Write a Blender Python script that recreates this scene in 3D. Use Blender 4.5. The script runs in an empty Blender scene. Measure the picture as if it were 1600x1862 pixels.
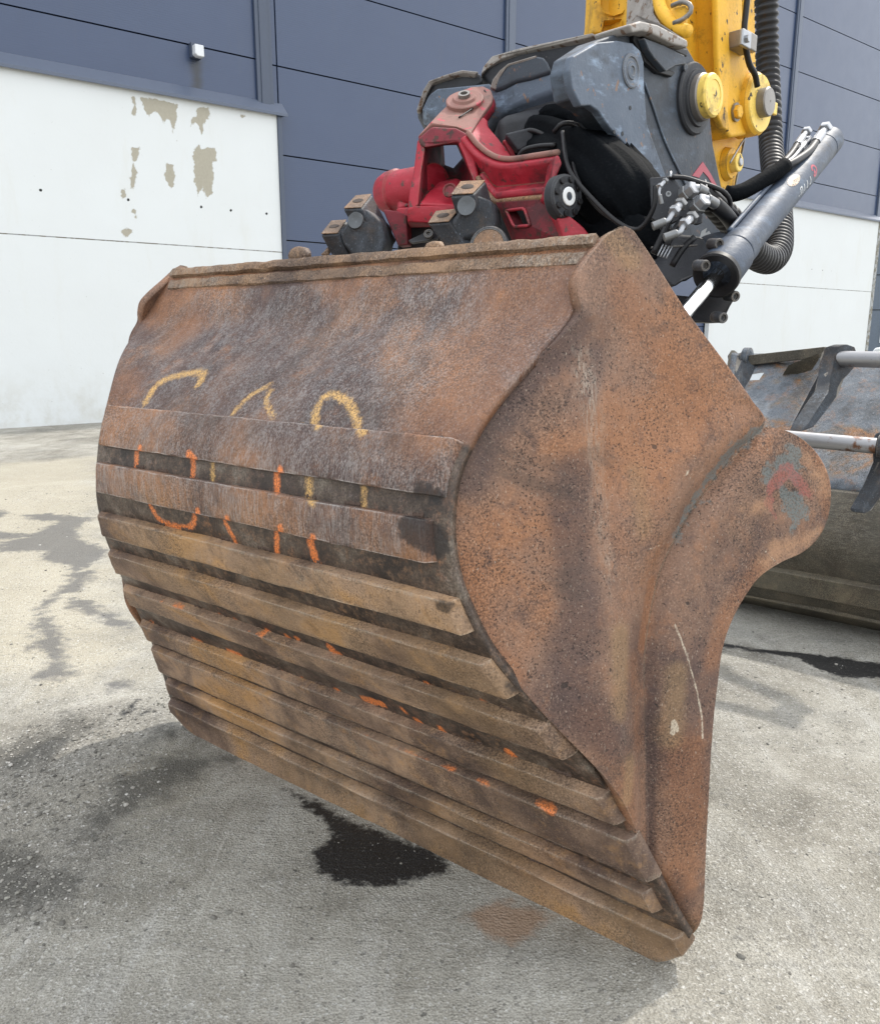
import bpy, bmesh, math, random
import numpy as np
from math import radians, sin, cos, pi, sqrt, atan2
from mathutils import Vector, noise as mn
random.seed(7); RNG = np.random.default_rng(7)
SC = bpy.context.scene; COL = SC.collection

# ---------------------------------------------------------------- camera
F = 1470.0; TH = radians(12.3); H = 1.272; CX, CY = 800.0, 931.0
cam = bpy.data.objects.new('camera', bpy.data.cameras.new('camera')); COL.objects.link(cam)
cam.location = (0, 0, H); cam.rotation_euler = (pi / 2 - TH, 0, 0)
cam.data.sensor_fit = 'VERTICAL'; cam.data.sensor_height = 36; cam.data.lens = 36 * F / 1862
cam.data.clip_start = 0.05; cam.data.clip_end = 900
SC.camera = cam
# ---------------------------------------------------------------- sky, sun, exposure
SUN_AZ, SUN_EL = 47.0, 52.0          # heading clockwise from +Y
w = bpy.data.worlds.new('World'); SC.world = w; w.use_nodes = True
nt = w.node_tree; nt.nodes.clear()
sky = nt.nodes.new('ShaderNodeTexSky'); sky.sky_type = 'NISHITA'; sky.sun_disc = False
sky.sun_elevation = radians(SUN_EL); sky.sun_rotation = radians(SUN_AZ)
sky.air_density = 1.0; sky.dust_density = 3.0; sky.ozone_density = 1.0
bg = nt.nodes.new('ShaderNodeBackground'); bg.inputs[1].default_value = 0.15
wo = nt.nodes.new('ShaderNodeOutputWorld')
mx = nt.nodes.new('ShaderNodeMix'); mx.data_type = 'RGBA'; mx.inputs[0].default_value = .6     # thin high cloud veils the blue
mx.inputs[7].default_value = (15.4, 15.8, 16.0, 1); nt.links.new(sky.outputs[0], mx.inputs[6])
nt.links.new(mx.outputs[2], bg.inputs[0]); nt.links.new(bg.outputs[0], wo.inputs[0])
sl = bpy.data.lights.new('sun', 'SUN'); sl.energy = 2.65; sl.angle = radians(1.6); sl.color = (1.0, 0.95, 0.87)
so = bpy.data.objects.new('sun', sl); COL.objects.link(so)
_a, _e = radians(SUN_AZ), radians(SUN_EL)
SUND = Vector((sin(_a) * cos(_e), cos(_a) * cos(_e), sin(_e)))
so.rotation_euler = SUND.to_track_quat('Z', 'Y').to_euler(); so.location = (8, 8, 20)
SC.view_settings.view_transform = 'Standard'; SC.view_settings.look = 'None'
SC.view_settings.exposure = 0.38; SC.view_settings.gamma = 1.0
SC.view_settings.use_curve_mapping = False

# ---------------------------------------------------------------- helpers: rays and planes
O = np.array([0, 0, H])
def ray(x, y):
    a = (x - CX) / F; b = (CY - y) / F
    return np.array([a, cos(TH) + b * sin(TH), -sin(TH) + b * cos(TH)])
def hd(h): h = radians(h); return np.array([sin(h), cos(h), 0.0])
def P3(x, y, Y): r = ray(x, y); return O + r * (Y / r[1])
def onpl(x, y, P, n): r = ray(x, y); return O + r * (np.dot(P - O, n) / np.dot(r, n))
def gnd(x, y, z=0.0): r = ray(x, y); return O + r * ((z - H) / r[2])
def proj(P):
    d = np.asarray(P) - O; fw = d[..., 1] * cos(TH) - d[..., 2] * sin(TH); up = d[..., 1] * sin(TH) + d[..., 2] * cos(TH)
    return np.stack([CX + F * d[..., 0] / fw, CY - F * up / fw], -1)
def nrm(v): v = np.asarray(v, float); return v / np.linalg.norm(v)

# ---------------------------------------------------------------- helpers: objects
def tag(o, label=None, cat=None, group=None, kind=None):
    if label: o['label'] = label
    if cat: o['category'] = cat
    if group: o['group'] = group
    if kind: o['kind'] = kind
    return o
def empty(name, loc, label, cat, group=None):
    o = bpy.data.objects.new(name, None); COL.objects.link(o); o.location = tuple(loc); o.empty_display_size = .2
    return tag(o, label, cat, group)
ROOT = {}
def wloc(o):
    p = Vector((0, 0, 0))
    while o is not None: p += o.location; o = o.parent
    return p
def mk(name, V, Fc, mat, parent=None, smooth=False, bevel=0, solid=0, seg=2, attrs=None, angle=35, recalc=True):
    me = bpy.data.meshes.new(name)
    V = np.asarray(V, float).reshape(-1, 3)
    if parent is not None: V = V - np.array(wloc(parent))
    me.from_pydata(V.tolist(), [], [tuple(int(i) for i in f) for f in Fc]); me.update()
    if recalc:
        bm = bmesh.new(); bm.from_mesh(me); bmesh.ops.recalc_face_normals(bm, faces=bm.faces); bm.to_mesh(me); bm.free()
    if attrs:
        for k, a in attrs.items():
            at = me.attributes.new(k, 'FLOAT', 'POINT'); at.data.foreach_set('value', np.asarray(a, np.float32))
    me.materials.append(mat)
    if smooth: me.shade_smooth()
    o = bpy.data.objects.new(name, me); COL.objects.link(o)
    if parent is not None: o.parent = parent
    if solid:
        m = o.modifiers.new('solid', 'SOLIDIFY'); m.thickness = abs(solid); m.offset = -1 if solid > 0 else 1
    if bevel:
        m = o.modifiers.new('bevel', 'BEVEL'); m.width = bevel; m.segments = seg; m.limit_method = 'ANGLE'; m.angle_limit = radians(angle)
        m.harden_normals = False
        if not smooth:
            me.shade_smooth()
            m2 = o.modifiers.new('wn', 'WEIGHTED_NORMAL'); m2.keep_sharp = True
    return o
def grid_faces(n, m, wrap=False):
    i = np.arange(n - 1)[:, None]; j = np.arange(m if wrap else m - 1)[None, :]
    j2 = (j + 1) % m
    a = i * m + j; b = i * m + j2; c = (i + 1) * m + j2; d = (i + 1) * m + j
    return np.stack([a, b, c, d], -1).reshape(-1, 4)
def mesh_np(name, V, Q, mat, parent=None, attrs=None, smooth=True, solid=0):
    """fast quad mesh"""
    me = bpy.data.meshes.new(name); V = np.asarray(V, np.float32).reshape(-1, 3)
    if parent is not None: V = V - np.array(wloc(parent), np.float32)
    Q = np.asarray(Q, np.int32); k = Q.shape[1]
    me.vertices.add(len(V)); me.vertices.foreach_set('co', V.ravel())
    me.loops.add(Q.size); me.loops.foreach_set('vertex_index', Q.ravel())
    me.polygons.add(len(Q)); me.polygons.foreach_set('loop_start', np.arange(0, Q.size, k, dtype=np.int32))
    me.polygons.foreach_set('loop_total', np.full(len(Q), k, np.int32))
    me.update(calc_edges=True); me.validate()
    if attrs:
        for kk, a in attrs.items():
            at = me.attributes.new(kk, 'FLOAT', 'POINT'); at.data.foreach_set('value', np.asarray(a, np.float32).ravel())
    me.materials.append(mat)
    me.shade_smooth() if smooth else me.shade_flat()
    o = bpy.data.objects.new(name, me); COL.objects.link(o)
    if parent is not None: o.parent = parent
    if solid:
        m = o.modifiers.new('solid', 'SOLIDIFY'); m.thickness = abs(solid); m.offset = -1 if solid > 0 else 1
    return o
def prism(name, pts, vec, mat, parent=None, bevel=.003, seg=2, **k):
    """closed polygon of 3D points, extruded by vec"""
    pts = np.asarray(pts, float); n = len(pts); vec = np.asarray(vec, float)
    V = np.vstack([pts, pts + vec])
    Fc = [tuple(range(n)), tuple(range(2 * n - 1, n - 1, -1))] + [(i, (i + 1) % n, n + (i + 1) % n, n + i) for i in range(n)]
    return mk(name, V, Fc, mat, parent, bevel=bevel, seg=seg, **k)
def box(name, c, ax, ay, az, mat, parent=None, bevel=.003, seg=2):
    c = np.asarray(c, float); ax, ay, az = (np.asarray(q, float) / 2 for q in (ax, ay, az))
    b = [c - ax - ay - az, c + ax - ay - az, c + ax + ay - az, c - ax + ay - az]
    return prism(name, b, az * 2, mat, parent, bevel, seg)
def frame(d):
    d = nrm(d); up = np.array([0, 0, 1.0]) if abs(d[2]) < .9 else np.array([1.0, 0, 0])
    u = nrm(np.cross(d, up)); v = np.cross(u, d); return d, u, v
def lathe(name, p0, d, prof, mat, parent=None, n=32, smooth=True, bevel=0, angle=30, phase=0.0):
    """prof: list of (axial, radius)"""
    d, u, v = frame(d); V = []
    for a, r in prof:
        for k in range(n):
            t = 2 * pi * k / n + phase; V.append(np.asarray(p0) + d * a + (u * cos(t) + v * sin(t)) * max(r, 1e-4))
    Fc = [tuple(q) for q in grid_faces(len(prof), n, True)]
    if prof[0][1] > 1e-3: Fc.append(tuple(range(n)))
    if prof[-1][1] > 1e-3: Fc.append(tuple(range((len(prof) - 1) * n, len(prof) * n)))
    o = mk(name, V, Fc, mat, parent, smooth=False)
    for p in o.data.polygons: p.use_smooth = len(p.vertices) == 4
    o.data.set_sharp_from_angle(angle=radians(angle))
    return o
def catmull(pts, n=10):
    pts = np.asarray(pts, float); P = np.vstack([2 * pts[0] - pts[1], pts, 2 * pts[-1] - pts[-2]]); out = []
    for i in range(1, len(P) - 2):
        for k in range(n):
            t = k / n; a, b, c, d = P[i - 1:i + 3]
            out.append(.5 * ((2 * b) + (c - a) * t + (2 * a - 5 * b + 4 * c - d) * t * t + (3 * b - a - 3 * c + d) * t ** 3))
    out.append(P[-2]); return np.array(out)
def resample(c, n=None, step=None):
    c = np.asarray(c, float); L = np.r_[0, np.cumsum(np.linalg.norm(np.diff(c, axis=0), axis=1))]
    if step: n = max(2, int(L[-1] / step) + 1)
    t = np.linspace(0, L[-1], n)
    return np.stack([np.interp(t, L, c[:, k]) for k in range(c.shape[1])], 1)
def tube(name, pts, r, mat, parent=None, n=14, rf=None, step=.01, curve=True):
    c = catmull(pts, 12) if curve else np.asarray(pts, float)
    c = resample(c, step=step); m = len(c); T = np.gradient(c, axis=0); T /= np.linalg.norm(T, axis=1)[:, None]
    _, u, v = frame(T[0]); V = []; L = np.arange(m) * step
    for i in range(m):
        u = nrm(u - T[i] * np.dot(u, T[i])); v = np.cross(T[i], u)
        rr = rf(L[i], L[-1]) if rf else r
        for k in range(n):
            t = 2 * pi * k / n; V.append(c[i] + (u * cos(t) + v * sin(t)) * rr)
    Fc = [tuple(q) for q in grid_faces(m, n, True)] + [tuple(range(n)), tuple(range((m - 1) * n, m * n))]
    return mk(name, V, Fc, mat, parent, smooth=True)
def hexnut(name, p, d, r, h, mat, parent=None, n=6):
    return lathe(name, p, d, [(0, r), (h * .85, r), (h, r * .88)], mat, parent, n=n, angle=20)
def rough(o, amt=.004, scale=12, sub=0):
    """small real irregularity of a forged, flame-cut or dented piece"""
    for v in o.data.vertices:
        q = v.co * scale; v.co += Vector((mn.noise(q), mn.noise(q + Vector((31, 0, 0))), mn.noise(q + Vector((0, 57, 0))))) * amt
    return o

# ---------------------------------------------------------------- helpers: materials
class N:
    def __init__(s, name):
        s.m = bpy.data.materials.new(name); s.m.use_nodes = True; s.t = s.m.node_tree; s.t.nodes.clear()
        s.out = s.t.nodes.new('ShaderNodeOutputMaterial'); s.b = s.t.nodes.new('ShaderNodeBsdfPrincipled')
        s.t.links.new(s.b.outputs[0], s.out.inputs[0]); s.co = s.t.nodes.new('ShaderNodeTexCoord').outputs['Object']
    def put(s, sock, v):
        if isinstance(v, bpy.types.NodeSocket): s.t.links.new(v, sock)
        elif v is not None:
            if isinstance(v, (tuple, list)) and len(v) == 3 and sock.type == 'RGBA': v = (*v, 1)
            sock.default_value = v
    def math(s, op, a, b=None, c=None, clamp=False):
        n = s.t.nodes.new('ShaderNodeMath'); n.operation = op; n.use_clamp = clamp
        s.put(n.inputs[0], a); s.put(n.inputs[1], b)
        if c is not None: s.put(n.inputs[2], c)
        return n.outputs[0]
    def noise(s, scale, detail=4, rough=.55, vec=None, dist=0, stretch=None, rot=None, ntype='FBM'):
        v = vec or s.co
        if stretch or rot:
            mp = s.t.nodes.new('ShaderNodeMapping'); s.put(mp.inputs[0], v)
            if rot: mp.inputs['Rotation'].default_value = rot
            if stretch: mp.inputs['Scale'].default_value = stretch
            v = mp.outputs[0]
        n = s.t.nodes.new('ShaderNodeTexNoise'); s.put(n.inputs['Vector'], v)
        n.inputs['Scale'].default_value = scale; n.inputs['Detail'].default_value = detail; n.inputs['Roughness'].default_value = rough; n.inputs['Distortion'].default_value = dist
        return n.outputs[0]
    def vor(s, scale, feature='F1', vec=None, out=0):
        n = s.t.nodes.new('ShaderNodeTexVoronoi'); n.feature = feature; s.put(n.inputs['Vector'], vec or s.co); n.inputs['Scale'].default_value = scale
        return n.outputs[out]
    def step(s, x, lo, hi):
        n = s.t.nodes.new('ShaderNodeMapRange'); n.interpolation_type = 'SMOOTHSTEP'
        s.put(n.inputs[0], x); n.inputs[1].default_value = lo; n.inputs[2].default_value = hi
        return n.outputs[0]
    def mix(s, f, a, b, mode='MIX'):
        n = s.t.nodes.new('ShaderNodeMix'); n.data_type = 'RGBA'; n.blend_type = mode
        s.put(n.inputs[0], f); s.put(n.inputs[6], a); s.put(n.inputs[7], b); return n.outputs[2]
    def ramp(s, f, stops):
        n = s.t.nodes.new('ShaderNodeValToRGB'); s.put(n.inputs[0], f); e = n.color_ramp.elements
        while len(e) > 1: e.remove(e[-1])
        e[0].position = stops[0][0]; e[0].color = (*stops[0][1], 1)
        for p, c in stops[1:]: q = e.new(p); q.color = (*c, 1)
        return n.outputs[0]
    def attr(s, name):
        n = s.t.nodes.new('ShaderNodeAttribute'); n.attribute_name = name; return n.outputs['Fac']
    def mark(s, name, scale, amt, soft=.1, edge=0.0):
        """crisp patch from a signed attribute (metres, positive inside) roughened by noise"""
        a = s.math('ADD', s.attr(name), s.math('MULTIPLY', s.math('SUBTRACT', s.noise(scale, 6, .65), .5), amt))
        return s.step(a, edge - soft, edge + soft)
    def bump(s, h, dist=.002, strength=1.0, prev=None):
        n = s.t.nodes.new('ShaderNodeBump'); s.put(n.inputs['Height'], h); n.inputs['Distance'].default_value = dist; n.inputs['Strength'].default_value = strength
        if prev is not None: s.put(n.inputs['Normal'], prev)
        return n.outputs[0]
    def edge(s, r=.006, lo=.03, hi=.16):
        bv = s.t.nodes.new('ShaderNodeBevel'); bv.samples = 4; bv.inputs[0].default_value = r
        ge = s.t.nodes.new('ShaderNodeNewGeometry'); d = s.t.nodes.new('ShaderNodeVectorMath'); d.operation = 'DOT_PRODUCT'
        s.t.links.new(bv.outputs[0], d.inputs[0]); s.t.links.new(ge.outputs['Normal'], d.inputs[1])
        return s.step(s.math('SUBTRACT', 1.0, d.outputs['Value']), lo, hi)
    def fin(s, col, rough=.6, metal=0.0, normal=None, spec=.5, coat=0):
        s.put(s.b.inputs['Base Color'], col); s.put(s.b.inputs['Roughness'], rough); s.put(s.b.inputs['Metallic'], metal)
        s.b.inputs['Specular IOR Level'].default_value = spec
        if coat: s.b.inputs['Coat Weight'].default_value = coat; s.b.inputs['Coat Roughness'].default_value = .25
        if normal is not None: s.put(s.b.inputs['Normal'], normal)
        return s.m

def rust(name, stops, grey=(.42, .40, .385), gthr=(.52, .68), streak=(1, 1, 7), rot=(0, 0, 0), marks=(), seed=0.0, pit=.5, gfine=1.0, attr_grey=None, gap=None, rgh=.62, big=2.4, zones=False, spk=1.0, wearedge=None):
    s = N(name)
    off = s.t.nodes.new('ShaderNodeVectorMath'); off.operation = 'ADD'; s.put(off.inputs[0], s.co); off.inputs[1].default_value = (seed, seed * 1.7, seed * .3)
    s.co = off.outputs[0]
    nb = s.noise(big, 7, .62, dist=.4)
    col = s.ramp(nb, stops)
    # medium blotches of brighter and darker rust
    med = s.noise(14, 6, .7)
    col = s.mix(s.math('MULTIPLY', s.step(med, .5, .72), .55), col, stops[-1][1])
    col = s.mix(s.math('MULTIPLY', s.step(s.noise(22, 6, .7, dist=.5), .52, .7), .6), col, stops[0][1])
    if zones:
        wob = s.math('MULTIPLY', s.math('SUBTRACT', s.noise(6, 6, .7, dist=.6, stretch=(1, 1, .6)), .5), 1.0)
        for at, c_, k_ in (('z_or', (.25, .10, .038), .50), ('z_dk', (.070, .044, .040), .66), ('z_oc', (.28, .175, .085), .5)):
            col = s.mix(s.math('MULTIPLY', s.step(s.math('ADD', s.attr(at), wob), .18, .85), k_), col, c_)
    # worn bare steel in fine streaks that follow the dragging direction
    st = s.math('ADD', s.math('MULTIPLY', s.noise(7, 7, .72, stretch=streak, rot=rot, dist=.1), .42), s.math('MULTIPLY', s.noise(34, 5, .62, stretch=(streak[0] * 1.3, streak[1] * 1.3, streak[2]), rot=rot), .58))
    zone = s.math('ADD', s.noise(1.7, 4, .55, dist=.3), s.math('MULTIPLY', s.math('SUBTRACT', s.noise(9, 5, .7), .5), .35))
    if attr_grey: zone = s.math('ADD', zone, s.attr(attr_grey))
    g = s.math('MULTIPLY', s.step(st, .44, .60), s.step(zone, gthr[0], gthr[1]))
    if zones: g = s.math('MULTIPLY', g, s.math('SUBTRACT', 1.0, s.math('MULTIPLY', s.step(s.attr('z_or'), .1, .9), .7)))
    col = s.mix(s.math('MULTIPLY', g, .44 * gfine), col, grey)
    if wearedge: col = s.mix(s.math('MULTIPLY', s.step(s.math('ADD', s.edge(.005), s.math('MULTIPLY', s.math('SUBTRACT', s.noise(50, 5, .7), .5), 1.1)), .45, .8), .8), col, wearedge)
    # hair scratches
    sc = s.noise(90, 2, .5, stretch=(streak[0], streak[1], streak[2] * 1.4), rot=(rot[0] + .5, rot[1], rot[2] + .3))
    col = s.mix(s.math('MULTIPLY', s.step(sc, .66, .74), .5), col, tuple(min(1, c * 1.4) for c in grey))
    sd = s.noise(30, 4, .65, stretch=(streak[0], streak[1], streak[2] * .8), rot=(rot[0] - .25, rot[1], rot[2]))
    col = s.mix(s.math('MULTIPLY', s.step(sd, .60, .70), .45), col, (.035, .024, .02))
    # fine speckle and pits
    fine = s.noise(260, 3, .7)
    fm = s.math('ADD', .30, s.math('MULTIPLY', s.step(s.noise(4.5, 5, .65), .40, .60), .8))
    col = s.mix(s.math('MULTIPLY', fm, s.math('SUBTRACT', 1.0, s.step(fine, .36, .58))), col, s.mix(.62 * spk, col, (.014, .009, .008)))
    col = s.mix(s.math('MULTIPLY', s.step(fine, .58, .74), .35 * spk), col, (.55, .42, .30))
    gr2 = s.noise(3.3, 8, .75, dist=.5)      # caked dirt and grease in broad uneven patches
    col = s.mix(s.math('MULTIPLY', s.step(gr2, .53, .64), .45), col, (.045, .032, .026))
    pn_ = s.noise(7, 4, .6)
    pits = s.step(s.math('ADD', s.noise(230, 3, .55), s.math('MULTIPLY', s.math('SUBTRACT', pn_, .5), .38)), .33, .40)
    pits = s.math('MINIMUM', pits, s.step(s.noise(48, 2, .4), .235, .255))
    col = s.mix(pits, s.mix(pit, col, (.012, .008, .007)), col)
    hgt = s.math('ADD', s.math('MULTIPLY', fine, .35), s.math('ADD', s.math('MULTIPLY', pits, .5 * pit), s.math('MULTIPLY', st, .6)))
    if gap:
        gp = s.math('MULTIPLY', s.attr(gap), s.step(s.noise(60, 5, .7), .2, .55))
        mud = s.ramp(s.noise(9, 6, .7), [(.36, (.028, .020, .017)), (.47, (.065, .045, .034)), (.56, (.125, .09, .066)), (.68, (.27, .225, .18))])
        mud = s.mix(s.step(fine, .35, .7), s.mix(.6, mud, (.015, .012, .01)), mud)
        col = s.mix(gp, col, mud)
    R = s.math('SUBTRACT', rgh, s.math('MULTIPLY', g, .2))
    for at, c, sca, amt, soft, k in marks:
        mk_ = s.mark(at, sca, amt, soft)
        mk_ = s.math('MULTIPLY', mk_, s.math('ADD', k, s.math('MULTIPLY', s.step(fine, .4, .55), 1 - k)))
        col = s.mix(s.math('MULTIPLY', mk_, .82), col, c)
    b1 = s.bump(hgt, .0025, .8)
    b2 = s.bump(s.noise(7, 5, .6), .02, .35, b1)
    s.put(s.b.inputs['Normal'], b2)
    return s.fin(col, R, s.math('MULTIPLY', g, .35), None, .4)

def paint(name, col, dirt=(.05, .045, .04), amt=.5, rgh=.4, chips=(.09, .05, .03), chip=.3, metal=0, scale=6, light=None, coat=0, wear=None, grime=.6):
    s = N(name)
    c = s.mix(s.math('MULTIPLY', s.step(s.noise(scale, 6, .65), .45, .75), amt), col, dirt)
    if light: c = s.mix(s.math('MULTIPLY', s.step(s.noise(scale * 1.6, 5, .7, stretch=(1, 1, 2.5)), .5, .68), .7), c, light)
    ch = s.step(s.noise(38, 5, .6), .70 - chip * .25, .72 - chip * .25)
    c = s.mix(ch, c, chips)
    sc = s.step(s.noise(70, 2, .5, stretch=(1, 1, 9), rot=(.6, .3, .2)), .68, .74)
    c = s.mix(s.math('MULTIPLY', sc, .35), c, tuple(min(1, q * 1.8 + .12) for q in col))
    c = s.mix(s.math('MULTIPLY', s.step(s.noise(190, 3, .7), .5, .8), .3), c, dirt)
    gm = s.step(s.math('ADD', s.noise(4.5, 7, .72, dist=.4), s.math('MULTIPLY', s.math('SUBTRACT', s.noise(30, 5, .75), .5), .5)), .50, .66)
    c = s.mix(s.math('MULTIPLY', gm, grime), c, tuple(q * .35 + .008 for q in dirt))
    if wear:
        ew = s.step(s.math('ADD', s.edge(), s.math('MULTIPLY', s.math('SUBTRACT', s.noise(45, 5, .7), .5), 1.2)), .45, .75)
        c = s.mix(s.math('MULTIPLY', ew, .9), c, s.mix(s.noise(60, 4, .7), wear, tuple(q * .4 for q in wear)))
    R = s.math('ADD', rgh, s.math('MULTIPLY', s.noise(12, 4, .6), .35))
    return s.fin(c, R, metal, s.bump(s.math('ADD', s.noise(120, 3, .6), s.math('MULTIPLY', s.noise(18, 4, .6), 2.0)), .0012, .6), .5, coat)
def plain(name, col, rgh=.5, metal=0, bumpd=.0006, var=.25, spec=.5):
    s = N(name); c = s.mix(s.math('MULTIPLY', s.noise(9, 5, .65), var * 2), col, tuple(q * .45 for q in col))
    c = s.mix(s.math('MULTIPLY', s.step(s.noise(140, 3, .6), .55, .8), var), c, tuple(min(1, q * 1.5 + .03) for q in col))
    return s.fin(c, rgh, metal, s.bump(s.noise(160, 3, .6), bumpd, .6), spec)

BROWN = [(.36, (.050, .032, .030)), (.45, (.10, .060, .047)), (.51, (.16, .090, .058)), (.57, (.23, .115, .060)), (.66, (.32, .14, .055))]
PLATE = [(.36, (.070, .042, .035)), (.44, (.12, .068, .048)), (.50, (.165, .095, .063)), (.57, (.205, .112, .070)), (.66, (.25, .115, .055))]
RIBC = [(.36, (.080, .050, .037)), (.44, (.15, .096, .066)), (.50, (.235, .155, .103)), (.56, (.31, .20, .125)), (.64, (.38, .21, .085))]
BROWN, PLATE, RIBC = [[(p, tuple(min(1, q * k) for q in c)) for p, c in L] for L, k in ((BROWN, 1.15), (PLATE, 1.16), (RIBC, 1.24))]
YEL, ORG = (.80, .50, .16), (.95, .27, .06)
MK_SH = (('m_yellow', (.70, .42, .14), 90, .028, .007, .25), ('m_orange', (.86, .24, .055), 90, .014, .004, .25), ('m_black', (.012, .011, .012), 70, .03, .006, .8))
M = {}
M['shell'] = rust('rusty_shell_steel', BROWN, streak=(6, 6, 1.0), rot=(.1, .45, .3), marks=MK_SH, gap='gap', gthr=(.40, .56), attr_grey='wear', pit=.3, zones=True, rgh=.50)
M['rib'] = rust('worn_wear_strip_steel', RIBC, grey=(.33, .29, .24), gthr=(.46, .62), streak=(6, 6, 1.0), rot=(.3, .35, 0), marks=MK_SH, seed=3.1, attr_grey='wear', pit=.35, big=3.0, zones=True, wearedge=(.46, .38, .29))
M['rib_grey'] = rust('scraped_grey_wear_strip_steel', BROWN, grey=(.42, .39, .37), gthr=(.38, .52), streak=(8, 8, 1.0), rot=(.1, .0, 0), marks=MK_SH, seed=5.7, attr_grey='wear', pit=.3, zones=True, wearedge=(.55, .52, .49))
M['plate'] = rust('rusty_side_plate_steel', PLATE, grey=(.36, .31, .25), gthr=(.56, .78), streak=(4, 4, 1), rot=(.1, .15, .4), gfine=1.3, wearedge=(.40, .32, .24), seed=9.2, pit=.7, attr_grey='wear', zones=True,
                  marks=(('m_teal', (.115, .145, .145), 34, .09, .006, .4), ('m_red', (.27, .085, .068), 34, .06, .004, .3), ('m_tan', (.36, .20, .11), 30, .07, .02, .6), ('m_pale', (.5, .43, .33), 90, .006, .001, .5)))
M['rim'] = rust('rusty_rim_steel', [(.3, (.08, .052, .038)), (.48, (.18, .115, .075)), (.66, (.32, .19, .10))], grey=(.42, .38, .32), seed=1.2, streak=(3, 3, 1), gthr=(.4, .6))
M['claw'] = rust('worn_claw_steel', [(.3, (.014, .016, .020)), (.5, (.034, .040, .048)), (.62, (.065, .078, .095)), (.74, (.11, .075, .05))], grey=(.17, .21, .26), seed=7.5, streak=(3, 3, 1), gthr=(.48, .64), pit=.3, big=6, spk=.45, wearedge=(.30, .27, .23))
M['claw_rust'] = rust('rusted_claw_face', [(.3, (.12, .08, .05)), (.5, (.22, .14, .09)), (.7, (.34, .17, .07))], seed=2.5, streak=(2, 2, 1))
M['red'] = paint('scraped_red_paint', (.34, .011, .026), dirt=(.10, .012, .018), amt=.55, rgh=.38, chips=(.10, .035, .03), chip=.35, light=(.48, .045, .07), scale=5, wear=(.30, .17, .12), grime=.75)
M['red_dark'] = paint('dark_red_paint', (.17, .010, .020), dirt=(.03, .008, .009), amt=.8, rgh=.5, chips=(.06, .02, .015), chip=.5, wear=(.22, .11, .08))  # darker red for the tunnel, beam, skirt and guard
M['red_worn'] = paint('worn_red_brown_top', (.24, .115, .095), dirt=(.16, .105, .08), amt=.9, rgh=.6, chips=(.42, .07, .09), chip=.35, scale=9)
M['grey'] = paint('scraped_blue_grey_paint', (.038, .048, .064), dirt=(.02, .023, .030), amt=.6, rgh=.42, chips=(.14, .08, .06), chip=.2, light=(.085, .115, .16), scale=4, wear=(.30, .30, .30))
M['grey_light'] = paint('scraped_pale_blue_grey_paint', (.080, .105, .145), dirt=(.04, .046, .058), amt=.5, rgh=.42, chips=(.2, .12, .08), chip=.25, light=(.27, .36, .48), scale=5, wear=(.36, .33, .29))
M['grey_dark'] = paint('charcoal_paint', (.020, .022, .028), dirt=(.010, .010, .012), amt=.5, rgh=.45, chips=(.12, .11, .1), chip=.1, wear=(.12, .12, .12))
M['edge'] = paint('bare_worn_edge', (.30, .28, .26), dirt=(.12, .09, .07), amt=.7, rgh=.5, chips=(.14, .09, .06), chip=.5)
M['yellow'] = paint('chipped_yellow_paint', (.74, .40, .022), dirt=(.28, .15, .02), amt=.28, rgh=.42, chips=(.03, .022, .015), chip=.26, scale=5, wear=(.10, .065, .03), grime=.5)
M['yellow_pale'] = paint('pale_yellow_paint', (.85, .60, .13), dirt=(.4, .25, .06), amt=.3, rgh=.4, chips=(.04, .03, .02), chip=.3)
M['black'] = plain('matt_black_rubber', (.010, .010, .012), .5, spec=.35)
M['fabric'] = plain('black_woven_sleeve', (.0035, .0045, .006), .8, bumpd=.002, spec=.06)
M['cyl'] = paint('slate_cylinder_paint', (.042, .058, .088), dirt=(.022, .028, .038), amt=.45, rgh=.40, chips=(.02, .02, .02), chip=.08, light=(.085, .12, .175), scale=7)
M['chrome'] = plain('polished_chrome', (.72, .74, .76), .12, 1.0, 0, .05)
M['zinc'] = plain('zinc_plated_steel', (.36, .37, .39), .38, .7, .0005, .25)
M['steel'] = plain('worn_pin_steel', (.27, .25, .23), .45, .55, .001, .4)
M['white'] = plain('white_print', (.75, .76, .76), .6, 0, 0, .1)
M['logo_red'] = plain('red_print', (.40, .05, .08), .5, 0, 0, .1)
M['sticker'] = None

# ================================================================ WAREHOUSE
WU = hd(52.6); WN = hd(142.6)                        # along the wall, out of the wall
W0 = gnd(0, 778)
def W(px, py, off=0.0):                              # pixel -> (u, z) on the wall plane moved off metres towards the yard
    q = onpl(px, py, W0 + WN * off, WN); return float(np.dot(q - W0, WU)), float(q[2])
def WP(u, z, off=0.0): return W0 + WU * u + np.array([0, 0, z]) + WN * off
s = N('blue_grey_cladding')
wv = s.t.nodes.new('ShaderNodeTexWave'); wv.bands_direction = 'Z'; wv.inputs['Scale'].default_value = 10; s.put(wv.inputs['Vector'], s.co)
c = s.mix(s.math('MULTIPLY', s.noise(1.2, 5, .6), .7), (.018, .036, .088), (.026, .048, .108))
c = s.mix(s.math('MULTIPLY', s.step(s.noise(5, 5, .7, stretch=(1, 1, .12)), .55, .8), .25), c, (.04, .05, .075))
st_ = s.mark('soot', 6, .12, .07)
c = s.mix(s.math('MULTIPLY', st_, .85), c, (.007, .007, .008))
M['clad'] = s.fin(c, s.math('ADD', .30, s.math('MULTIPLY', s.noise(3, 4, .6), .15)), 0.0, s.bump(wv.outputs[1], .0012, .35, s.bump(s.noise(.35, 1, .4), .004, .06)), .6, coat=.25)
M['trim'] = plain('blue_grey_trim', (.052, .068, .105), .38, 0, 0, .12)
M['trim_light'] = plain('pale_blue_grey_sill', (.085, .105, .15), .4, 0, 0, .12)
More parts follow.
